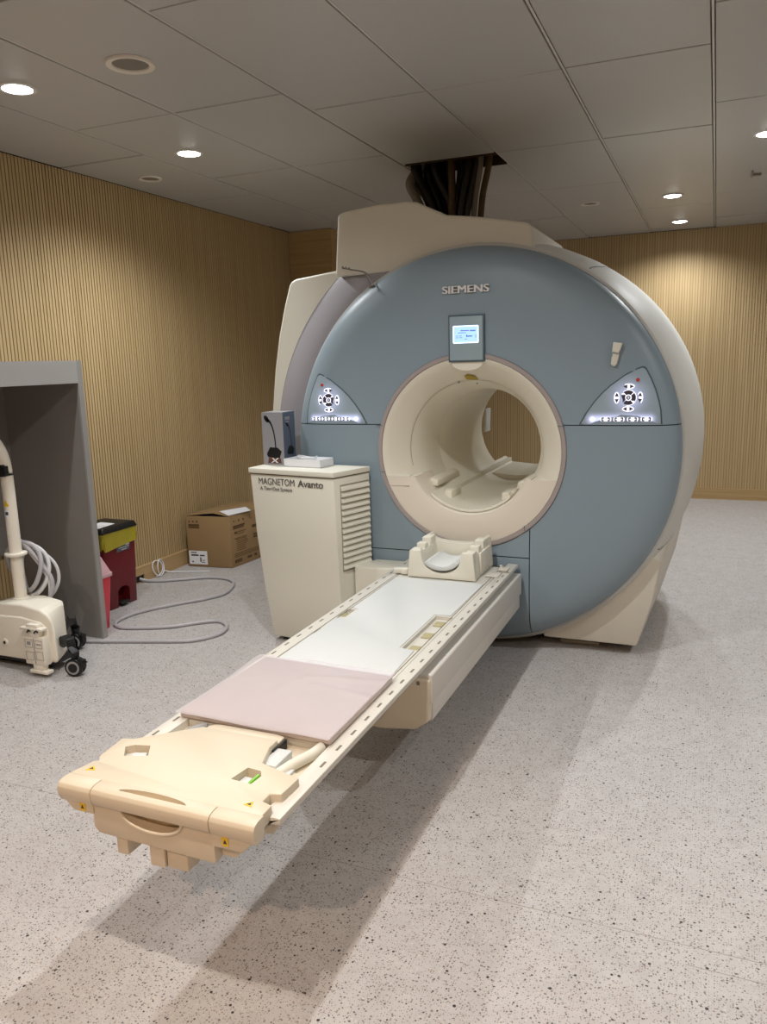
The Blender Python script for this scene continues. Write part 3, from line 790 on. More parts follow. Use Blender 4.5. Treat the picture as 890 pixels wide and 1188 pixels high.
# beam under the table
bx0, bx1 = -1.455, -.848
bm = B(); prism(bm, [(bx0, .335), (bx0, .434), (bx0 + .01, .4405), (bx1 - .006, .4405), (bx1, .436), (bx1, .335)], 2.40, 3.77, 'Y')
bmm = link('beam', bm, 'beam', tb, bevel=.004, bseg=2)
bm = B(); lowp = [(bx0 + .008, .345), (bx0 + .008, .28), (bx0 + .06, .235), (bx0 + .18, .215), (bx1 - .18, .215), (bx1 - .06, .23), (bx1 - .008, .262), (bx1 - .008, .345)]
prism(bm, lowp, 2.43, 3.768, 'Y')
link('beam_skirt', bm, 'beam', tb, bevel=.006, bseg=2)
bm = B(); prism(bm, [(bx0 + .01, .425), (bx0 + .012, .285), (bx0 + .06, .24), (bx0 + .18, .22), (bx1 - .18, .22), (bx1 - .06, .235), (bx1 - .012, .27), (bx1 - .005, .425)], 2.385, 2.43, 'Y')
link('beam_end_cap', bm, 'tablecream', tb, bevel=.01, bseg=3)
bm = B(); box(bm, bx1 - .05, bx1 - .04, 2.382, 2.388, .405, .418); link('cap_screw', bm, 'slot', tb)
bm = B()
bm.free()
for i in range(14):  # pale dashes painting reflections along the beam top
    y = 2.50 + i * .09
    bm = B(); box(bm, bx1 - .014, bx1 - .008, y, y + .035, .4395, .4412); link('beam_reflection', bm, 'sheet', tb)
# pedestal
bm = B(); prism(bm, [(-1.692, 3.605), (-1.20, 3.605), (-1.20, 3.785), (-1.643, 3.785)], .02, .455); link('pedestal', bm, 'cream', tb, bevel=.008, bseg=2)
bm = B(); prism(bm, [(-1.74, 3.55), (-1.35, 3.55), (-1.35, 3.60), (-1.745, 3.60)], .30, .40); bm.free()

# near end unit: cover, front panel, corner blocks, legs
cover = [(-1.455, 1.372), (-1.441, 1.440), (-1.430, 1.446), (-1.445, 1.466), (-1.457, 1.566), (-1.425, 1.574), (-1.312, 1.676), (-1.285, 1.700), (-1.043, 1.700), (-1.043, 1.655), (-1.018, 1.578), (-.893, 1.543), (-.897, 1.463), (-.925, 1.458), (-.925, 1.424), (-.894, 1.415), (-.894, 1.366)]
bm = B(); prism(bm, cover, .470, .506)
cv = link('end_cover', bm, 'tablecream', tb, bevel=.004, bseg=2)
def polycut(pts, z0, z1):
    c = B(); prism(c, pts, z0, z1); return off_bm(c, tb.base)
lw = [(-1.413, 1.528), (-1.395, 1.545), (-1.352, 1.556), (-1.322, 1.508), (-1.382, 1.486)]
rw = [(-1.050, 1.482), (-1.040, 1.544), (-1.000, 1.540), (-.986, 1.52), (-.99, 1.478)]
boolean(cv, [polycut(lw, .476, .6), polycut(rw, .476, .6)])
bm = B(); prism(bm, [(-1.39, 1.53), (-1.355, 1.545), (-1.332, 1.505), (-1.372, 1.49)], .477, .492); link('latch', bm, 'sheet', tb, bevel=.002)
bm = B(); prism(bm, [(-1.045, 1.48), (-1.04, 1.53), (-1.012, 1.528), (-1.008, 1.482)], .477, .490); link('latch', bm, 'sheet', tb, bevel=.002)
bm = B(); tube(bm, [(-1.012, 1.485, .482), (-1.004, 1.50, .496), (-.997, 1.525, .502)], .005, 8, 6); lv = link('release_lever', bm, 'green', tb, smooth=True); lv['label'] = 'green lever in the right window'
bm = B(); prism(bm, [(-1.285, 1.70), (-1.043, 1.70), (-1.045, 1.74), (-1.075, 1.747), (-1.26, 1.747), (-1.287, 1.73)], .462, .496); link('end_lip', bm, 'tablecream', tb, bevel=.005, bseg=2)
bm = B(); box(bm, -1.04, -.995, 1.60, 1.69, .461, .488); box(bm, -1.04, -.95, 1.585, 1.62, .461, .478); link('connector', bm, 'sheet', tb, bevel=.003)
bm = B(); box(bm, -1.043, -1.037, 1.665, 1.735, .465, .492); link('connector_socket', bm, 'dark', tb)
bm = B(); tube(bm, [(-.985, 1.58, .472), (-.965, 1.64, .478), (-.945, 1.70, .4775), (-.938, 1.748, .4775)], .0155, 12, 6); link('coil_cable', bm, 'cream', tb, smooth=True)
bm = B(); tube(bm, [(-1.34, 1.66, .474), (-1.335, 1.71, .476), (-1.315, 1.752, .4755)], .014, 12, 6); cyl(bm, (-1.345, 1.64, .474), (-1.34, 1.68, .475), .017, 14); link('coil_cable', bm, 'grommet', tb, smooth=True)
bm = B(); box(bm, XLf + .053, XR - .053, 1.55, 1.79, .4605, .4615); link('recess_floor', bm, 'tablecream', tb)

# front edge: three rounded segments
def edge_prof(y0, drop):
    return [(1.372, .506), (1.345, .5055), (1.332, .501), (1.326, .492), (1.326, .474), (1.331, .460), (1.336, drop), (1.372, drop)]
def seg(name, xa, xb, drop, bev=.002):
    bm = B(); prism(bm, edge_prof(0, drop), xa, xb, 'X'); return link(name, bm, 'tablecream', tb, bevel=bev, bseg=2)
hb = seg('handle_bar', -1.351, -1.011, .468)
bm = B(); n = 18; ycc = [( -1.181 + .098 * cos(pi * i / n + 0), 1.345 + .019 * sin(pi * i / n)) for i in range(n + 1)]
cc = B(); prism(cc, ycc, .49, .6); boolean(hb, [off_bm(cc, tb.base)])
bm = B(); prism(bm, ycc, .4902, .4906); hr = sub('handle_recess', bm, mat('recess_tan', rgb(196, 178, 146), .5), hb)
# corner blocks with chamfered outer bottoms
for (xa, xb, s) in ((-1.455, -1.353, -1), (-1.009, -.890, 1)):
    o_ = seg('corner_block', xa, xb, .452)
    if s < 0: pl = [(-1.451, .462), (-1.441, .452), (-1.42, .437), (-1.411, .431), (-1.353, .431), (-1.353, .462)]
    else: pl = [(-1.009, .462), (-1.009, .381), (-.975, .381), (-.965, .391), (-.95, .391), (-.93, .425), (-.897, .462)]
    pl = [(-1.451, .462), (-1.416, .431), (-1.353, .431), (-1.353, .462)] if s < 0 else [(-1.009, .462), (-1.009, .425), (-.93, .425), (-.894, .462)]
    bm = B(); prism(bm, pl, 1.334, 1.47, 'Y'); link('corner_skirt', bm, 'tablecream', tb, bevel=.004)
bm = B(); prism(bm, [(-1.008, .425), (-1.0, .388), (-.965, .388), (-.955, .40), (-.93, .425)], 1.36, 1.45, 'Y'); link('corner_bracket', bm, 'tablecream', tb, bevel=.003)
bm = B(); prism(bm, [(-1.36, .468), (-1.36, .395), (-1.345, .382), (-1.006, .378), (-1.006, .468)], 1.338, 1.47, 'Y')
fp = link('front_panel', bm, 'tablecream', tb, bevel=.004)
cc = B(); n = 20
cres = [(-1.181 + .087 * cos(pi + pi * i / n), .462 + .040 * sin(pi + pi * i / n)) for i in range(n + 1)]
prism(cc, cres, 1.30, 1.368, 'Y'); boolean(fp, [off_bm(cc, tb.base)])
bm = B(); tube(bm, [(-1.181 + .089 * cos(pi + pi * i / 12), 1.336, .462 + .042 * sin(pi + pi * i / 12)) for i in range(13)], .0042, 8, 3); sub('grip_rim', bm, 'tablecream', fp, smooth=True)
for (x0, x1, z0, y0) in ((-1.300, -1.266, .334, 1.345), (-1.201, -1.158, .325, 1.345), (-1.156, -1.096, .325, 1.352)):
    bm = B(); box(bm, x0, x1, y0, y0 + .05, z0, .39); link('leg', bm, 'tablecream', tb, bevel=.003)
bm = B(); box(bm, -1.34, -1.02, 1.42, 1.47, .36, .43); link('cross_bar', bm, 'tablecream', tb, bevel=.003)
# underside body of the end unit
bm = B(); box(bm, -1.41, -.90, 1.42, 1.62, .425, .47); link('end_chassis', bm, 'tablecream', tb, bevel=.004)
# warning triangles
def warn(x, y, z, s, face='top', rot=0):
    bm = B()
    tri = [(-s, -s * .6), (s, -s * .6), (0, s)]
    c, sn = cos(rot), sin(rot); tri = [(a * c - b * sn, a * sn + b * c) for a, b in tri]
    if face == 'top': prism(bm, [(x + a, y + b) for a, b in tri], z, z + .0008)
    else: prism(bm, [(x + a, z + b) for a, b in tri], y - .0008, y, 'Y')
    o = link('warning_label', bm, 'yellow', tb); o['label'] = 'yellow warning triangle'
    bm = B(); k = .45
    if face == 'top': prism(bm, [(x + a * k, y + b * k) for a, b in tri], z + .0008, z + .0012)
    else: prism(bm, [(x + a * k, z + b * k) for a, b in tri], y - .0012, y - .0008, 'Y')
    sub('warning_mark', bm, 'ink', o)
warn(-1.415, 1.405, .506, .014, 'top', .3); warn(-.945, 1.40, .506, .013, 'top', -.2)
def sq(x, z):
    bm = B(); box(bm, x - .009, x + .009, 1.3325, 1.3335, z - .011, z + .011); o = link('warning_label', bm, 'yellow', tb); o['label'] = 'small square yellow warning sticker'
    bm = B(); prism(bm, [(x - .005, z - .005), (x + .005, z - .005), (x, z + .005)], 1.3318, 1.3325, 'Y'); sub('warning_mark', bm, 'ink', o)
sq(-1.385, .448); sq(-.972, .446)

# foam pad and sheets on the table ---------------------------------------
bm = B(); n = 14
def padz(u): return .506
prism(bm, [(-1.412, 1.762), (-.912, 1.750), (-.912, 2.205), (-1.395, 2.225)], .4855, .5075)
pad = Thing('foam_pad', 'pinkish foam pad under clear film lying across the table', 'pad', (-1.16, 1.98, .484))
link('foam', bm, 'foam', pad, bevel=.006, bseg=3)
bm = B(); nx, ny = 40, 36; rr = random.Random(5); V = []
for j in range(ny + 1):
    row = []
    for i in range(nx + 1):
        u, v = i / nx, j / ny
        x = -1.416 + .508 * u + .006 * sin(v * 5) * (u < .02); y = 1.742 + .487 * v - .012 * u * (1 - v) + .004 * sin(u * 17 + 1) * (v > .98)
        z = .5105 + .0022 * sin(9 * u + 4 * v * v) * sin(7 * v + 2 * u) + .0022 * math.exp(-((v - .75 - .2 * (u - .6)) / .03) ** 2) * (u > .45) * 1.6 + .0030 * math.exp(-((v - .62 + .15 * (u - .7)) / .025) ** 2) * (u > .55) + .0018 * math.exp(-(((u - .42) / .03) ** 2 + ((v - .5) / .1) ** 2))
        row.append(bm.verts.new((x, y, z)))
    V.append(row)
for j in range(ny):
    for i in range(nx): bm.faces.new((V[j][i], V[j][i + 1], V[j + 1][i + 1], V[j + 1][i]))
link('plastic_film', bm, 'film', pad, smooth=True)
bm = B(); prism(bm, [(-1.372, 2.235), (-.935, 2.225), (-.945, 2.49), (-1.005, 2.50), (-1.005, 2.895), (-.94, 2.90), (-.935, 3.375), (-1.365, 3.375), (-1.365, 2.88), (-1.335, 2.87), (-1.335, 2.74), (-1.372, 2.73)], .4832, .4862)
tag(link('table_sheet', bm, 'sheet', base=(-1.15, 2.8, .4832), bevel=.001), 'thin white sheet covering the middle of the table', 'sheet')

# head coil cradle --------------------------------------------------------
hc = Thing('head_coil', 'cream plastic head coil cradle with a U-shaped notch on the table', 'head coil', (-1.15, 3.55, .486))
def ushape(w, h, uw, ub, n=12, lean=0.0):
    # outer trapezoid with a U cut, local x around -1.148
    c = -1.148
    pts = [(c - w - .012, .487), (c - w, h - .004), (c - w + .004, h), (c - uw - .004, h)]
    pts += [(c + uw * cos(pi + pi * i / n), h - .012 - (h - .012 - ub) * (sin(pi * i / n)) ** .8) for i in range(n + 1)]
    pts += [(c + uw + .004, h), (c + w - .004, h), (c + w, h - .004), (c + w + .012, .487)]
    return pts
bm = B(); prism(bm, ushape(.156, .617, .098, .513), 3.40, 3.43, 'Y'); link('front_wall', bm, 'cream', hc, bevel=.004, bseg=2)
bm = B(); prism(bm, ushape(.152, .605, .108, .507), 3.43, 3.70, 'Y'); link('shell', bm, 'cream', hc, bevel=.004, bseg=2)
bm = B(); prism(bm, ushape(.156, .640, .135, .60), 3.66, 3.72, 'Y'); link('rear_wall', bm, 'cream', hc, bevel=.004, bseg=2)
for s in (-1, 1):
    bm = B(); c = -1.148
    for k, (y0, y1, h) in enumerate(((3.43, 3.47, .617), (3.50, 3.55, .628), (3.58, 3.66, .640))):
        box(bm, min(c + s * .112, c + s * .156), max(c + s * .112, c + s * .156), y0, y1, .55, h)
    link('side_step', bm, 'cream', hc, bevel=.004, bseg=2)
    bm = B(); box(bm, min(c + s * .156, c + s * .168), max(c + s * .156, c + s * .168), 3.50, 3.66, .50, .60)
    link('side_latch', bm, 'cream', hc, bevel=.003)
bm = B(); cyl(bm, (-1.345, 3.44, .487), (-1.345, 3.44, .515), .022, 20); box(bm, -1.40, -1.33, 3.43, 3.47, .487, .51); link('locking_foot', bm, 'cream', hc, bevel=.004)
bm = B(); n = 14
arc = [(-1.148 + .093 * cos(pi + pi * i / n), .60 - .074 * sin(pi * i / n) ** .8) for i in range(n + 1)]
arc2 = [(-1.148 + .070 * cos(pi + pi * i / n), .60 - .052 * sin(pi * i / n) ** .8) for i in range(n + 1)]
lo_ = [p for p in arc if p[1] < .57]; hi_ = [p for p in arc2 if p[1] < .575]
prism(bm, lo_ + hi_[::-1], 3.395, 3.62, 'Y')
tag(link('head_cushion', bm, 'sheet', base=(-1.15, 3.5, .53), bevel=.004), 'small curved white cushion lying in the head coil', 'cushion')

# ------------------------------------------------------------------ electronics cabinet
cb = Thing('electronics_cabinet', 'cream electronics cabinet with louvered side left of the table', 'cabinet', (-1.95, 3.65, 0))
topP = [(-2.275, 3.58), (-1.735, 3.49), (-1.655, 3.755), (-1.98, 3.785), (-2.25, 3.875)]
botP = [(-2.195, 3.60), (-1.725, 3.53), (-1.655, 3.755), (-1.98, 3.785), (-2.19, 3.86)]
midP = [(-2.25, 3.575), (-1.733, 3.495), (-1.655, 3.755), (-1.98, 3.785), (-2.23, 3.87)]
bm = B()
levels = [(.025, 0), (.3, .45), (.6, .8), (.93, 1.0)]
rings = []
for z, t in levels:
    rings.append([bm.verts.new((a[0] + (b[0] - a[0]) * t, a[1] + (b[1] - a[1]) * t, z)) for a, b in zip(botP, topP)])
for a, b in zip(rings, rings[1:]):
    for i in range(5): bm.faces.new((a[i], a[(i + 1) % 5], b[(i + 1) % 5], b[i]))
bm.faces.new(rings[0][::-1]); bm.faces.new(rings[-1])
bodyc = link('body', bm, 'cream', cb, bevel=.006, bseg=2)
def grow(P, d):
    c = Vector((sum(p[0] for p in P) / len(P), sum(p[1] for p in P) / len(P)))
    return [tuple(Vector(p) + (Vector(p) - c).normalized() * d) for p in P]
lidP = [(-2.285, 3.572), (-1.732, 3.48), (-1.648, 3.757), (-1.98, 3.788), (-2.258, 3.88)]
bm = B(); prism(bm, rounded(lidP, .012), .936, .962); link('lid', bm, 'cream', cb, bevel=.003)
bm = B(); prism(bm, [tuple(Vector(p) * .0 + Vector(p)) for p in topP], .930, .936); link('lid_gap', bm, 'slot', cb)
bm = B(); box(bm, -2.15, -1.75, 3.62, 3.73, 0, .03); link('plinth', bm, 'dark', cb)
# louver on the right side face
dv = (Vector((-1.655, 3.755)) - Vector((-1.735, 3.49))).normalized(); nv = Vector((dv.y, -dv.x))
p0 = Vector((-1.7335, 3.495)); 
bm = B()
def sidept(s, o_): q = p0 + dv * s + nv * o_; return (q.x, q.y)
prism(bm, [sidept(.04, -.004), sidept(.04, .0015), sidept(.262, .0015), sidept(.262, -.004)], .44, .893); lvp = link('vent_panel', bm, mat('vent_shadow', rgb(150, 144, 128), .6), cb)
for i in range(14):
    z = .452 + i * .0315
    a = [sidept(.045, .001), sidept(.258, .001)]; o1 = [sidept(.045, .012), sidept(.258, .012)]
    bm = B()
    q = [(a[0][0], a[0][1], z + .024), (o1[0][0], o1[0][1], z + .006), (o1[0][0], o1[0][1], z), (a[0][0], a[0][1], z)]
    r = [(a[1][0], a[1][1], z + .024), (o1[1][0], o1[1][1], z + .006), (o1[1][0], o1[1][1], z), (a[1][0], a[1][1], z)]
    A_ = [bm.verts.new(p) for p in q]; Bq = [bm.verts.new(p) for p in r]
    bm.faces.new(A_); bm.faces.new(Bq[::-1])
    for k in range(4): bm.faces.new((A_[k], A_[(k + 1) % 4], Bq[(k + 1) % 4], Bq[k]))
    sub('louver', bm, 'cream', lvp)
ang = atan2(3.49 - 3.58, -1.735 + 2.275)
RT = Matrix.Rotation(ang, 4, 'Z') @ RX
def cabpt(s, z, o_=.004):
    t = max(0, min(1, (z - .6) / .33 * .2 + .8))
    a = Vector(botP[0]).lerp(Vector(topP[0]), t); b = Vector(botP[1]).lerp(Vector(topP[1]), t); d = (b - a).normalized(); nn = Vector((d.y, -d.x))
    q = a + d * s + nn * o_; return (q.x, q.y, z)
text('model_lettering', 'MAGNETOM', .049, cabpt(.056, .879, .003), RT, 'letterprint', cb, width=.240, extrude=.0006)
text('model_lettering', 'Avanto', .049, cabpt(.318, .879, .003), RT, 'letterprint', cb, width=.162, extrude=.0006, bold=.0008)
text('system_lettering', 'A Tim+Dot System', .028, cabpt(.062, .848, .0035), RT, 'letterprint', cb, width=.215, extrude=.0006)

# microphone carton
mb = Thing('microphone_carton', 'grey carton printed with a gooseneck microphone standing on the cabinet', 'box', (-2.19, 3.76, .962))
bm = B(); box(bm, -2.262, -2.132, 3.705, 3.835, .9625, 1.247, 0); 
for f in bm.faces:
    if f.calc_center_median().x > -2.133: f.material_index = 1
bx_ = link('carton', bm, ['boxgrey', 'boxblue'], mb)
def micprint(P, sc, name):
    bm = B()
    path = [(-.28, .86), (-.10, .80), (.03, .66), (.10, .48), (.12, .30)]
    pts = [Vector(p) for p in path]; sm = [Vector((p.x, p.y)) for p in smoothpath([(a, b, 0) for a, b in path], 5)]
    for a, b in zip(sm, sm[1:]):
        d = (b - a).normalized(); nn = Vector((-d.y, d.x)) * .028
        bm.faces.new([bm.verts.new(P(*q)) for q in (a - nn, b - nn, b + nn, a + nn)])
    n = 12; bm.faces.new([bm.verts.new(P(-.29 + .13 * cos(2 * pi * i / n) , .865 + .06 * sin(2 * pi * i / n) - .25 * .13 * cos(2 * pi * i / n))) for i in range(n)])
    for q in ([(-.18, .33), (.22, .32), (.42, .25), (.30, .12), (-.30, .14), (-.36, .2)],): bm.faces.new([bm.verts.new(P(*p)) for p in q])
    return link(name, bm, 'black', mb)
micprint(lambda u, v: (-2.197 + u * .12, 3.7042, .965 + v * .285), 1, 'printed_microphone')['label'] = 'black microphone picture'
micprint(lambda u, v: (-2.1312, 3.775 + u * .10, .985 + v * .23), 1, 'printed_microphone')['label'] = 'black microphone picture'
bm = B()
prism(bm, [(-2.235, .972), (-2.150, .972), (-2.155, 1.0), (-2.228, 1.003)], 3.7035, 3.7045, 'Y'); link('printed_base', bm, mat('print_brown', rgb(96, 62, 50), .5), mb)
bm = B()
prism(bm, [(-2.215, .975), (-2.205, .975), (-2.165, 1.0), (-2.175, 1.0)], 3.703, 3.7036, 'Y'); prism(bm, [(-2.21, 1.0), (-2.2, 1.0), (-2.17, .975), (-2.182, .975)], 3.703, 3.7036, 'Y')
link('printed_stripe', bm, 'paper', mb)
bm = B(); box(bm, -2.1318, -2.131, 3.73, 3.78, 1.205, 1.222); box(bm, -2.1318, -2.131, 3.735, 3.77, 1.19, 1.198); link('printed_caption', bm, 'boxgrey', mb)

# white tray with a paper-wrapped cable
tr = Thing('carton_tray', 'shallow white open tray on the cabinet in front of the grey carton', 'tray', (-1.99, 3.70, .962))
ta = atan2(3.668 - 3.678, .224) - .08
def rot_box(bm, cx, cy, a, x0, x1, y0, y1, z0, z1):
    v = box(bm, x0, x1, y0, y1, z0, z1)
    bmesh.ops.rotate(bm, verts=v, cent=(0, 0, 0), matrix=Matrix.Rotation(a, 3, 'Z')); bmesh.ops.translate(bm, verts=v, vec=(cx, cy, 0))
bm = B(); w, d, hh, th = .118, .062, .042, .003
for q in ((-w, w, -d, d, .9625, .966), (-w, w, -d, -d + th, .9625, .9625 + hh), (-w, w, d - th, d, .9625, .9625 + hh), (-w, -w + th, -d, d, .9625, .9625 + hh), (w - th, w, -d, d, .9625, .9625 + hh)):
    rot_box(bm, -1.985, 3.703, -.12, *q)
link('tray', bm, 'paper', tr)
rr = random.Random(2)
bm = B()
pts = []
for i in range(16):
    a = i * 1.3; pts.append((-1.995 + .062 * cos(a) * (.6 + .4 * rr.random()), 3.705 + .026 * sin(a), .996 + .018 * rr.random()))
tube(bm, pts, .006, 8, 5)
tag(link('coiled_cord', bm, 'whitehose', smooth=True, base=(-1.995, 3.705, .966)), 'coiled pale cord heaped inside the white tray', 'cord')

# ------------------------------------------------------------------ cardboard box
cbx = Thing('cardboard_box', 'brown cardboard box with open flap standing against the wooden wall', 'box', (-3.47, 5.1, 0))
Bx = [(-3.655, 4.815), (-3.29, 4.855), (-3.24, 5.40), (-3.62, 5.44)]
bm = B(); prism(bm, Bx, .002, .392)
link('carton', bm, 'cardboard', cbx, bevel=.003)
bm = B(); prism(bm, [(-3.64, 4.83), (-3.30, 4.865), (-3.30, 4.95), (-3.64, 4.92)], .3925, .3935); link('opening', bm, 'dark', cbx)
def flap(pts, nm='flap', m='cardboard'):
    bm = B(); a = [bm.verts.new(p) for p in pts]; b = [bm.verts.new((p[0], p[1], p[2] + .004)) for p in pts]
    bm.faces.new(a[::-1]); bm.faces.new(b); n = len(pts)
    for i in range(n): bm.faces.new((a[i], a[(i + 1) % n], b[(i + 1) % n], b[i]))
    return link(nm, bm, m, cbx)
flap([(-3.29, 4.86, .393), (-3.44, 4.85, .418), (-3.43, 5.42, .408), (-3.245, 5.40, .393)])
flap([(-3.65, 4.82, .394), (-3.50, 4.84, .410), (-3.43, 4.92, .405), (-3.43, 5.42, .404), (-3.62, 5.43, .394)])
o = flap([(-3.305, 4.865, .402), (-3.405, 4.90, .421), (-3.33, 5.14, .415), (-3.25, 5.09, .402)], 'paper_slip', 'paper'); o['label'] = 'white paper slip on the top flap'
def fr(u, v, o_=.001):  # front face point
    a = Vector(Bx[0]); b = Vector(Bx[1]); d = (b - a); n = Vector((d.y, -d.x)).normalized(); q = a + d * u + n * o_; return (q.x, q.y, v)
def sd(u, v, o_=.001):
    a = Vector(Bx[1]); b = Vector(Bx[2]); d = (b - a); n = Vector((d.y, -d.x)).normalized(); q = a + d * u + n * o_; return (q.x, q.y, v)
def rects(F, L_, m, nm, o_=.001):
    bm = B()
    for (u0, u1, v0, v1) in L_: flat(bm, [F(u0, v0, o_), F(u1, v0, o_), F(u1, v1, o_), F(u0, v1, o_)])
    return link(nm, bm, m, cbx)
rects(fr, [(.02, .44, .02, .125)], 'paper', 'shipping_label')
rects(fr, [(.07, .20, .108, .115), (.07, .24, .085, .097), (.27, .38, .085, .095), (.27, .30, .04, .075), (.32, .38, .05, .055), (.08, .12, .035, .045), (.30, .38, .035, .04)], 'ink', 'label_print', .002)
rects(fr, [(.06, .09, .345, .358), (.14, .18, .345, .358), (.23, .27, .345, .358), (.05, .30, .315, .332), (.05, .30, .30, .312)], 'print', 'printed_symbols')
rects(sd, [(.08, .10, .345, .358), (.18, .21, .345, .358), (.28, .31, .345, .358), (.06, .32, .305, .318), (.06, .30, .292, .302), (.08, .14, .255, .27), (.14, .34, .262, .267), (.14, .30, .248, .252),
           (.07, .36, .215, .220)] + [(.12, .34 + .04 * sin(i), .205 - i * .014, .209 - i * .014) for i in range(7)] +
      [(.06, .98, .098, .102), (.06, .98, .086, .090), (.06, .98, .074, .078), (.06, .22, .03, .055), (.34, .44, .035, .055), (.5, .56, .035, .055), (.62, .9, .045, .05), (.48, .95, .262, .285), (.5, .95, .20, .215), (.5, .95, .18, .195)], 'print', 'printed_text')

# ------------------------------------------------------------------ bins
rb = Thing('pedal_bin', 'dark red pedal bin with black lid and yellow liner by the wooden wall', 'bin', (-3.57, 3.85, 0))
bm = B()
def ringbox(x0, x1, y0, y1): return rounded([(x0, y0), (x1, y0), (x1, y1), (x0, y1)], .02)
prism(bm, ringbox(-3.685, -3.455, 3.72, 3.985), .0, .50, poly2=ringbox(-3.695, -3.44, 3.695, 4.0))
body_ = link('body', bm, 'redbin', rb, bevel=.004)
cc = B(); n = 10
archp = [(3.80, -.02)] + [(3.855 + .055 * cos(pi - pi * i / n), .10 + .03 * sin(pi - pi * i / n)) for i in range(n + 1)] + [(3.91, -.02)]
prism(cc, archp, -3.52, -3.40, 'X'); boolean(body_, [off_bm(cc, rb.base)])
bm = B(); box(bm, -3.50, -3.44, 3.815, 3.895, .015, .03); link('pedal', bm, 'dark', rb, bevel=.003)
bm = B(); rr = random.Random(4)
n = 44; P_ = rounded([(-3.70, 3.688), (-3.432, 3.688), (-3.432, 4.008), (-3.70, 4.008)], .02, 10); ra = []
for z, k in ((.415, 0), (.44, 1), (.47, 1), (.505, 0)):
    ra.append([bm.verts.new((p[0] + (.003 * sin(i * 1.9 + z * 60) if k else .001), p[1] + .002 * cos(i * 2.3), z + (.012 * sin(i * .55) - (.02 if p[1] < 3.8 and p[0] > -3.5 else 0) if z < .42 else 0))) for i, p in enumerate(P_)])
m = len(P_)
for a, b in zip(ra, ra[1:]):
    for i in range(m): bm.faces.new((a[i], a[(i + 1) % m], b[(i + 1) % m], b[i]))
link('liner_bag', bm, 'yellowbag', rb, smooth=True)['label'] = 'yellow plastic liner folded over the rim'
bm = B(); prism(bm, ringbox(-3.705, -3.425, 3.68, 4.015), .497, .535, poly2=ringbox(-3.695, -3.437, 3.695, 4.0)); link('lid', bm, 'black', rb, bevel=.010, bseg=3)
bm = B(); prism(bm, [(-3.60, 3.72), (-3.47, 3.70), (-3.48, 3.86), (-3.60, 3.87)], .535, .5365); link('lid_note', bm, 'paper', rb)
bm = B(); flat(bm, [(-3.441, 3.81, .36), (-3.441, 3.93, .36), (-3.436, 3.93, .415), (-3.436, 3.81, .415)]); bs = link('bin_sticker', bm, 'boxblue', rb)
bm = B()
for (a, b, c, d) in ((3.82, 3.87, .395, .408), (3.83, 3.92, .38, .386), (3.89, 3.925, .39, .40), (3.85, 3.90, .367, .373)): flat(bm, [(-3.4385, a, c), (-3.4385, b, c), (-3.4355, b, d), (-3.4355, a, d)])
sub('sticker_print', bm, 'paper', bs)

pb = Thing('sharps_bin', 'small pinkish red container with clear lid beside the red bin', 'bin', (-3.3, 3.42, 0))
bm = B(); prism(bm, ringbox(-3.36, -3.235, 3.375, 3.475), .0, .315, poly2=ringbox(-3.375, -3.205, 3.365, 3.49)); link('body', bm, 'pinkbin', pb, bevel=.003)
bm = B(); prism(bm, ringbox(-3.38, -3.195, 3.36, 3.495), .316, .34); link('lid_rim', bm, 'pinklid', pb, bevel=.003)
bm = B(); prism(bm, ringbox(-3.375, -3.20, 3.365, 3.49), .34, .43, poly2=ringbox(-3.35, -3.245, 3.385, 3.47)); link('lid', bm, 'pinklid', pb, bevel=.004)

# ------------------------------------------------------------------ grey alcove
al = Thing('grey_cubicle', 'tall grey laminate cubicle open at the side against the left wooden wall', 'cubicle', (-3.42, 2.6, 0))
bm = B(); box(bm, -3.70, -3.135, 3.30, 3.33, 0, 1.545); link('side_panel', bm, 'grey', al)
bm = B(); box(bm, -3.142, -3.13, 3.297, 3.333, 0, 1.55); link('edge_strip', bm, 'greyedge', al)
bm = B(); box(bm, -3.70, -3.142, 1.6, 3.30, 1.435, 1.545); link('top_panel', bm, 'grey', al)
bm = B(); box(bm, -3.142, -3.13, 1.6, 3.297, 1.432, 1.55); link('fascia', bm, mat('fascia_grey', rgb(166, 164, 162), .45), al)
bm = B(); box(bm, -3.70, -3.68, 1.6, 3.30, .48, 1.435); link('back_panel', bm, 'grey', al)
bm = B(); box(bm, -3.70, -3.135, 1.57, 1.60, 0, 1.55); link('side_panel', bm, 'grey', al)

# ------------------------------------------------------------------ mobile stand
ms = Thing('equipment_trolley', 'white wheeled equipment trolley with a bent pole in front of the cubicle', 'trolley', (-3.28, 2.85, 0))
bm = B()
front = [(-3.62, .06), (-2.975, .06), (-2.962, .085), (-2.975, .27), (-3.0, .305), (-3.06, .332), (-3.18, .35), (-3.32, .345), (-3.45, .31), (-3.62, .27)]
prism(bm, front, 2.80, 2.97, 'Y', poly2=[(min(a, -3.06) if a > -3.1 else a, z) for a, z in front]); link('base_body', bm, 'cart', ms, bevel=.022, bseg=4)
bm = B(); prism(bm, [(-3.60, .06), (-3.005, .06), (-2.998, .10), (-3.008, .235), (-3.05, .268), (-3.18, .285), (-3.34, .28), (-3.45, .25), (-3.60, .22)], 2.79, 2.81, 'Y'); link('front_plate', bm, 'cart', ms, bevel=.008, bseg=3)
bm = B(); box(bm, -3.60, -3.03, 2.82, 2.96, .028, .07); link('chassis', bm, 'dark', ms, bevel=.006)
bm = B(); cyl(bm, (-3.30, 2.785, .14), (-3.30, 2.80, .14), .02, 20); kb = link('socket', bm, 'cart', ms, bevel=.003)
bm = B(); cyl(bm, (-3.30, 2.783, .14), (-3.30, 2.787, .14), .008, 14); sub('socket_hole', bm, 'black', kb)
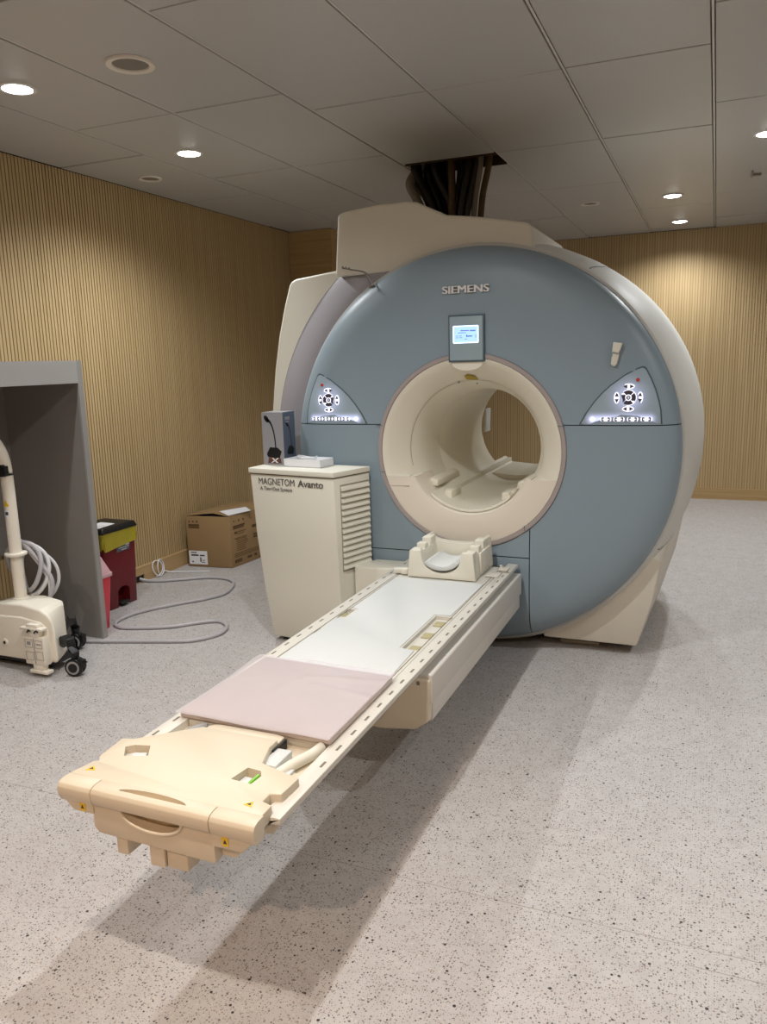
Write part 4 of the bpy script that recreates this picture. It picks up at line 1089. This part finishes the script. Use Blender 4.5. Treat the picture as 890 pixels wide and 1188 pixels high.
# connector box on the front
SX = lambda x: -3.062 + (x + 3.135) * 1.3
def cboxp(bm, x0, x1, y0, y1, z0, z1): box(bm, SX(x0), SX(x1), y0, y1, .02 + (z0 - .068) * 1.12, .02 + (z1 - .068) * 1.12)
bm = B(); cboxp(bm, -3.185, -3.085, 2.75, 2.79, .105, .235); cbk = link('connector_box', bm, 'cart', ms, bevel=.004)
bm = B(); cboxp(bm, -3.195, -3.085, 2.745, 2.785, .265, .277); cboxp(bm, -3.165, -3.11, 2.75, 2.785, .235, .292); sub('upper_clip', bm, 'cart', cbk, bevel=.003)
bm = B(); cboxp(bm, -3.165, -3.075, 2.742, 2.785, .068, .082); cboxp(bm, -3.15, -3.10, 2.75, 2.785, .082, .105); sub('lower_clip', bm, 'cart', cbk, bevel=.003)
bm = B()
for (x0, x1, z0, z1) in ((-3.178, -3.14, .185, .222), (-3.128, -3.092, .185, .222), (-3.178, -3.14, .125, .165), (-3.128, -3.092, .13, .17)):
    for q in ((x0, x1, z0, z0 + .0015), (x0, x1, z1 - .0015, z1), (x0, x0 + .0015, z0, z1), (x1 - .0015, x1, z0, z1)): cboxp(bm, q[0], q[1], 2.7485, 2.7495, q[2], q[3])
cboxp(bm, -3.135, -3.132, 2.7485, 2.7495, .11, .23); cboxp(bm, -3.168, -3.15, 2.7485, 2.7495, .197, .212); cboxp(bm, -3.122, -3.098, 2.7485, 2.7495, .20, .206)
sub('engraving', bm, 'grommet', cbk)
for p in ((-3.155, -3.14), (-3.12, -3.10)):
    bm = B(); tube(bm, [(SX(p[0]), 2.742, .232), ((SX(p[0]) + SX(p[1])) / 2, 2.742, .244), (SX(p[1]), 2.742, .238)], .004, 8, 4); sub('hook', bm, 'black', cbk, smooth=True)
# pole
bm = B()
pole = [(-3.278, 2.90, .33), (-3.278, 2.90, .62), (-3.278, 2.90, .90), (-3.280, 2.90, 1.02), (-3.293, 2.895, 1.10), (-3.328, 2.885, 1.165), (-3.383, 2.87, 1.21), (-3.463, 2.85, 1.24), (-3.563, 2.84, 1.25)]
tube(bm, pole, .031, 20, 8); pl = link('pole', bm, 'cart', ms, smooth=True)
bm = B(); cyl(bm, (-3.278, 2.90, .575), (-3.278, 2.90, .59), .055, 24); link('collar', bm, 'cart', ms, bevel=.004)
bm = B(); cyl(bm, (-3.278, 2.90, .34), (-3.278, 2.90, .352), .042, 24); link('pole_seat', bm, 'cart', ms, bevel=.003)
bm = B(); cyl(bm, (-3.281, 2.90, .985), (-3.287, 2.899, 1.045), .0345, 24); box(bm, -3.268, -3.243, 2.858, 2.885, .992, 1.04); link('strap', bm, 'black', ms, bevel=.002)['label'] = 'black strap around the pole'
bm = B(); 
def poletag(z0, z1, w):
    pts = []
    for i in range(7):
        a = radians(-90 + 12) + (i - 3) * w / 6; pts.append((-3.278 + .0325 * cos(a), 2.90 + .0325 * sin(a)))
    return [[(p[0], p[1], z) for p in pts] for z in (z0, z1)]
def curved(bm, z0, z1, w):
    a, b = poletag(z0, z1, w); A_ = [bm.verts.new(p) for p in a]; Bq = [bm.verts.new(p) for p in b]
    for i in range(6): bm.faces.new((A_[i], A_[i + 1], Bq[i + 1], Bq[i]))
curved(bm, .775, .815, .9); lt = link('pole_label', bm, 'paper', ms); lt['label'] = 'white label with black mark'
bm = B(); curved(bm, .79, .806, .5); bmesh.ops.translate(bm, verts=bm.verts, vec=(0.0002, -.0012, 0)); sub('label_mark', bm, 'ink', lt)
bm = B(); a, b = poletag(.835, .868, 1.0); mid = b[3]; bm.faces.new([bm.verts.new(p) for p in (a[0], a[1], a[2], a[3], a[4], a[5], a[6], mid)]); ly = link('pole_label', bm, 'yellow', ms); ly['label'] = 'yellow triangular label'
# legs and casters
def caster(hub, wx, wy, kind):
    bm = B()
    hubp = Vector(hub); w = Vector((wx, wy, .155 if kind else .15)); mid = (hubp + w) / 2 + Vector((0, 0, .02))
    d = Vector((w.x - hubp.x, w.y - hubp.y, 0)).normalized(); n = Vector((-d.y, d.x, 0)) * .028
    path = [(hubp, .05, .022), (hubp.lerp(w, .45) + Vector((0, 0, .03)), .045, .024), (w + Vector((0, 0, .015)) - d * .02, .03, .022), (w + d * .012 + Vector((0, 0, -.03)), .03, .02), (w + d * .012 + Vector((0, 0, -.06)), .028, .018)]
    rings = []
    for i, (p, hh, ww) in enumerate(path):
        nn = n.normalized() * ww; upv = Vector((0, 0, hh / 2)) if i < 3 else d * (hh / 2) * -1
        rings.append([bm.verts.new(q) for q in (p + nn + upv, p - nn + upv, p - nn - upv, p + nn - upv)])
    for a, b in zip(rings, rings[1:]):
        for i in range(4): bm.faces.new((a[i], a[(i + 1) % 4], b[(i + 1) % 4], b[i]))
    bm.faces.new(rings[0][::-1]); bm.faces.new(rings[-1])
    lg = link('leg', bm, 'black', ms, bevel=.007, bseg=2)
    ax = Vector((.25, -1, 0)).normalized(); c = Vector((wx + .005, wy, .047))
    bm = B()
    for s in (-1, 1): cyl(bm, c + ax * (s * .007), c + ax * (s * .026), .046, 28)
    wh = sub('wheel', bm, 'black', lg, bevel=.005)
    bm = B(); cyl(bm, c + ax * .026, c + ax * .0275, .034, 24); cyl(bm, c - ax * .026, c - ax * .0275, .034, 24); sub('wheel_rim', bm, 'grommet', lg)
    bm = B(); cyl(bm, c + ax * .0275, c + ax * .029, .024, 24); sub('wheel_hub', bm, 'black', lg)
    bm = B(); bxp = c + Vector((0, 0, .04)); cyl(bm, c + Vector((0, 0, .01)), c + Vector((0, 0, .07)), .016, 14)
    h = c + Vector((.03, 0, .02)); box(bm, h.x - .03, h.x + .03, h.y - .015, h.y + .015, h.z - .02, h.z + .022)
    if kind: box(bm, h.x + .02, h.x + .05, h.y - .004, h.y + .004, h.z + .008, h.z + .016)
    sub('brake', bm, 'black', lg, bevel=.004)
caster((-3.02, 2.88, .13), -2.89, 2.83, 1)
caster((-3.10, 2.95, .16), -3.165, 3.125, 0)
caster((-3.55, 2.95, .12), -3.62, 3.06, 0)
caster((-3.55, 2.87, .12), -3.62, 2.72, 0)
# hoses hung in loops on the trolley
hs = [(0, .012, 0), (.03, .010, .5), (-.02, .011, 1.0), (.045, .009, 1.4)]
for k, (dx, r, ph) in enumerate(hs):
    bm = B(); pts = []
    for i in range(13):
        a = pi * .5 - 2 * pi * i / 12 + .15 * sin(ph * 3)
        dx2 = dx * .5; rx, rz = .112 + dx2 * .6, .13 + dx2 * .5
        pts.append((-3.295 + dx2 + rx * cos(a), 2.96 + .02 * k + .02 * sin(a * 2 + ph), .50 - .02 * k + rz * sin(a)))
    if k < 2: pts += [(-3.15 - .02 * k, 2.985, .45), (-3.16, 2.98, .34)]
    tube(bm, pts, r, 10, 6)
    tag(link('hung_hose', bm, 'whitehose' if k % 2 else 'hose', smooth=True, base=(-3.26, 2.96, .5)), 'one of the pale hoses looped around the trolley pole', 'hose', 'hoses looped on the trolley pole')

# ------------------------------------------------------------------ floor hose
fh = [(-3.712, 4.315, .03), (-3.66, 4.34, .014), (-3.58, 4.37, .011), (-3.45, 4.45, .011), (-3.307, 4.549, .011), (-3.15, 4.56, .011), (-3.03, 4.47, .011), (-2.952, 4.257, .011), (-3.0, 4.11, .011), (-3.101, 3.971, .011), (-3.20, 3.82, .011), (-3.255, 3.679, .011), (-3.245, 3.53, .011), (-3.153, 3.465, .011),
      (-3.02, 3.50, .011), (-2.866, 3.574, .011), (-2.76, 3.68, .011), (-2.66, 3.74, .011), (-2.56, 3.68, .011), (-2.525, 3.55, .011), (-2.60, 3.42, .011), (-2.709, 3.367, .011), (-2.85, 3.32, .011), (-2.99, 3.275, .011), (-3.11, 3.235, .011), (-3.24, 3.20, .011), (-3.40, 3.18, .011), (-3.55, 3.15, .011)]
bm = B(); tube(bm, fh, .0105, 10, 8)
tag(link('floor_hose', bm, 'hose', smooth=True, base=(-3.0, 3.8, 0)), 'long grey hose winding across the floor from the skirting', 'hose')
bm = B(); pts = [(-3.69 + .012 * sin(i * .9), 4.47 + .055 * sin(2 * pi * i / 9) + .004 * i, .065 + .058 * cos(2 * pi * i / 9 + pi)) for i in range(20)]
pts += [(-3.66, 4.60, .012), (-3.55, 4.66, .006), (-3.40, 4.72, .006)]
tube(bm, pts, .004, 8, 5)
tag(link('thin_cable', bm, 'paper', smooth=True, base=(-3.69, 4.5, 0)), 'thin white cable curled in a loop against the skirting', 'cable')

# ------------------------------------------------------------------ world and camera
w = bpy.data.worlds.new('world'); SC.world = w; w.use_nodes = True
w.node_tree.nodes['Background'].inputs[0].default_value = (.9, .93, 1, 1); w.node_tree.nodes['Background'].inputs[1].default_value = .03

yaw, pit, rol = -0.39847908, 0.18903363, -0.02852546
cy, sy = cos(yaw), sin(yaw)
f = Vector((sy * cos(pit), cy * cos(pit), -sin(pit))); r = Vector((cy, -sy, 0)); u = r.cross(f)
r2 = r * cos(rol) + u * sin(rol); u2 = -r * sin(rol) + u * cos(rol)
cd = bpy.data.cameras.new('camera'); cam = bpy.data.objects.new('camera', cd); COL.objects.link(cam)
mw = Matrix((( r2.x, u2.x, -f.x, 0), (r2.y, u2.y, -f.y, 0), (r2.z, u2.z, -f.z, 1.5), (0, 0, 0, 1)))
cam.matrix_world = mw
cd.sensor_fit = 'HORIZONTAL'; cd.sensor_width = 36; cd.lens = 913.02 / 890 * 36
cd.clip_start = .05
SC.camera = cam
SC.view_settings.view_transform = 'Standard'; SC.view_settings.look = 'None'
SC.view_settings.exposure = 0.10; SC.view_settings.gamma = 1.0
SC.cycles.max_bounces = 8; SC.cycles.diffuse_bounces = 5
SC.cycles.sample_clamp_indirect = 5
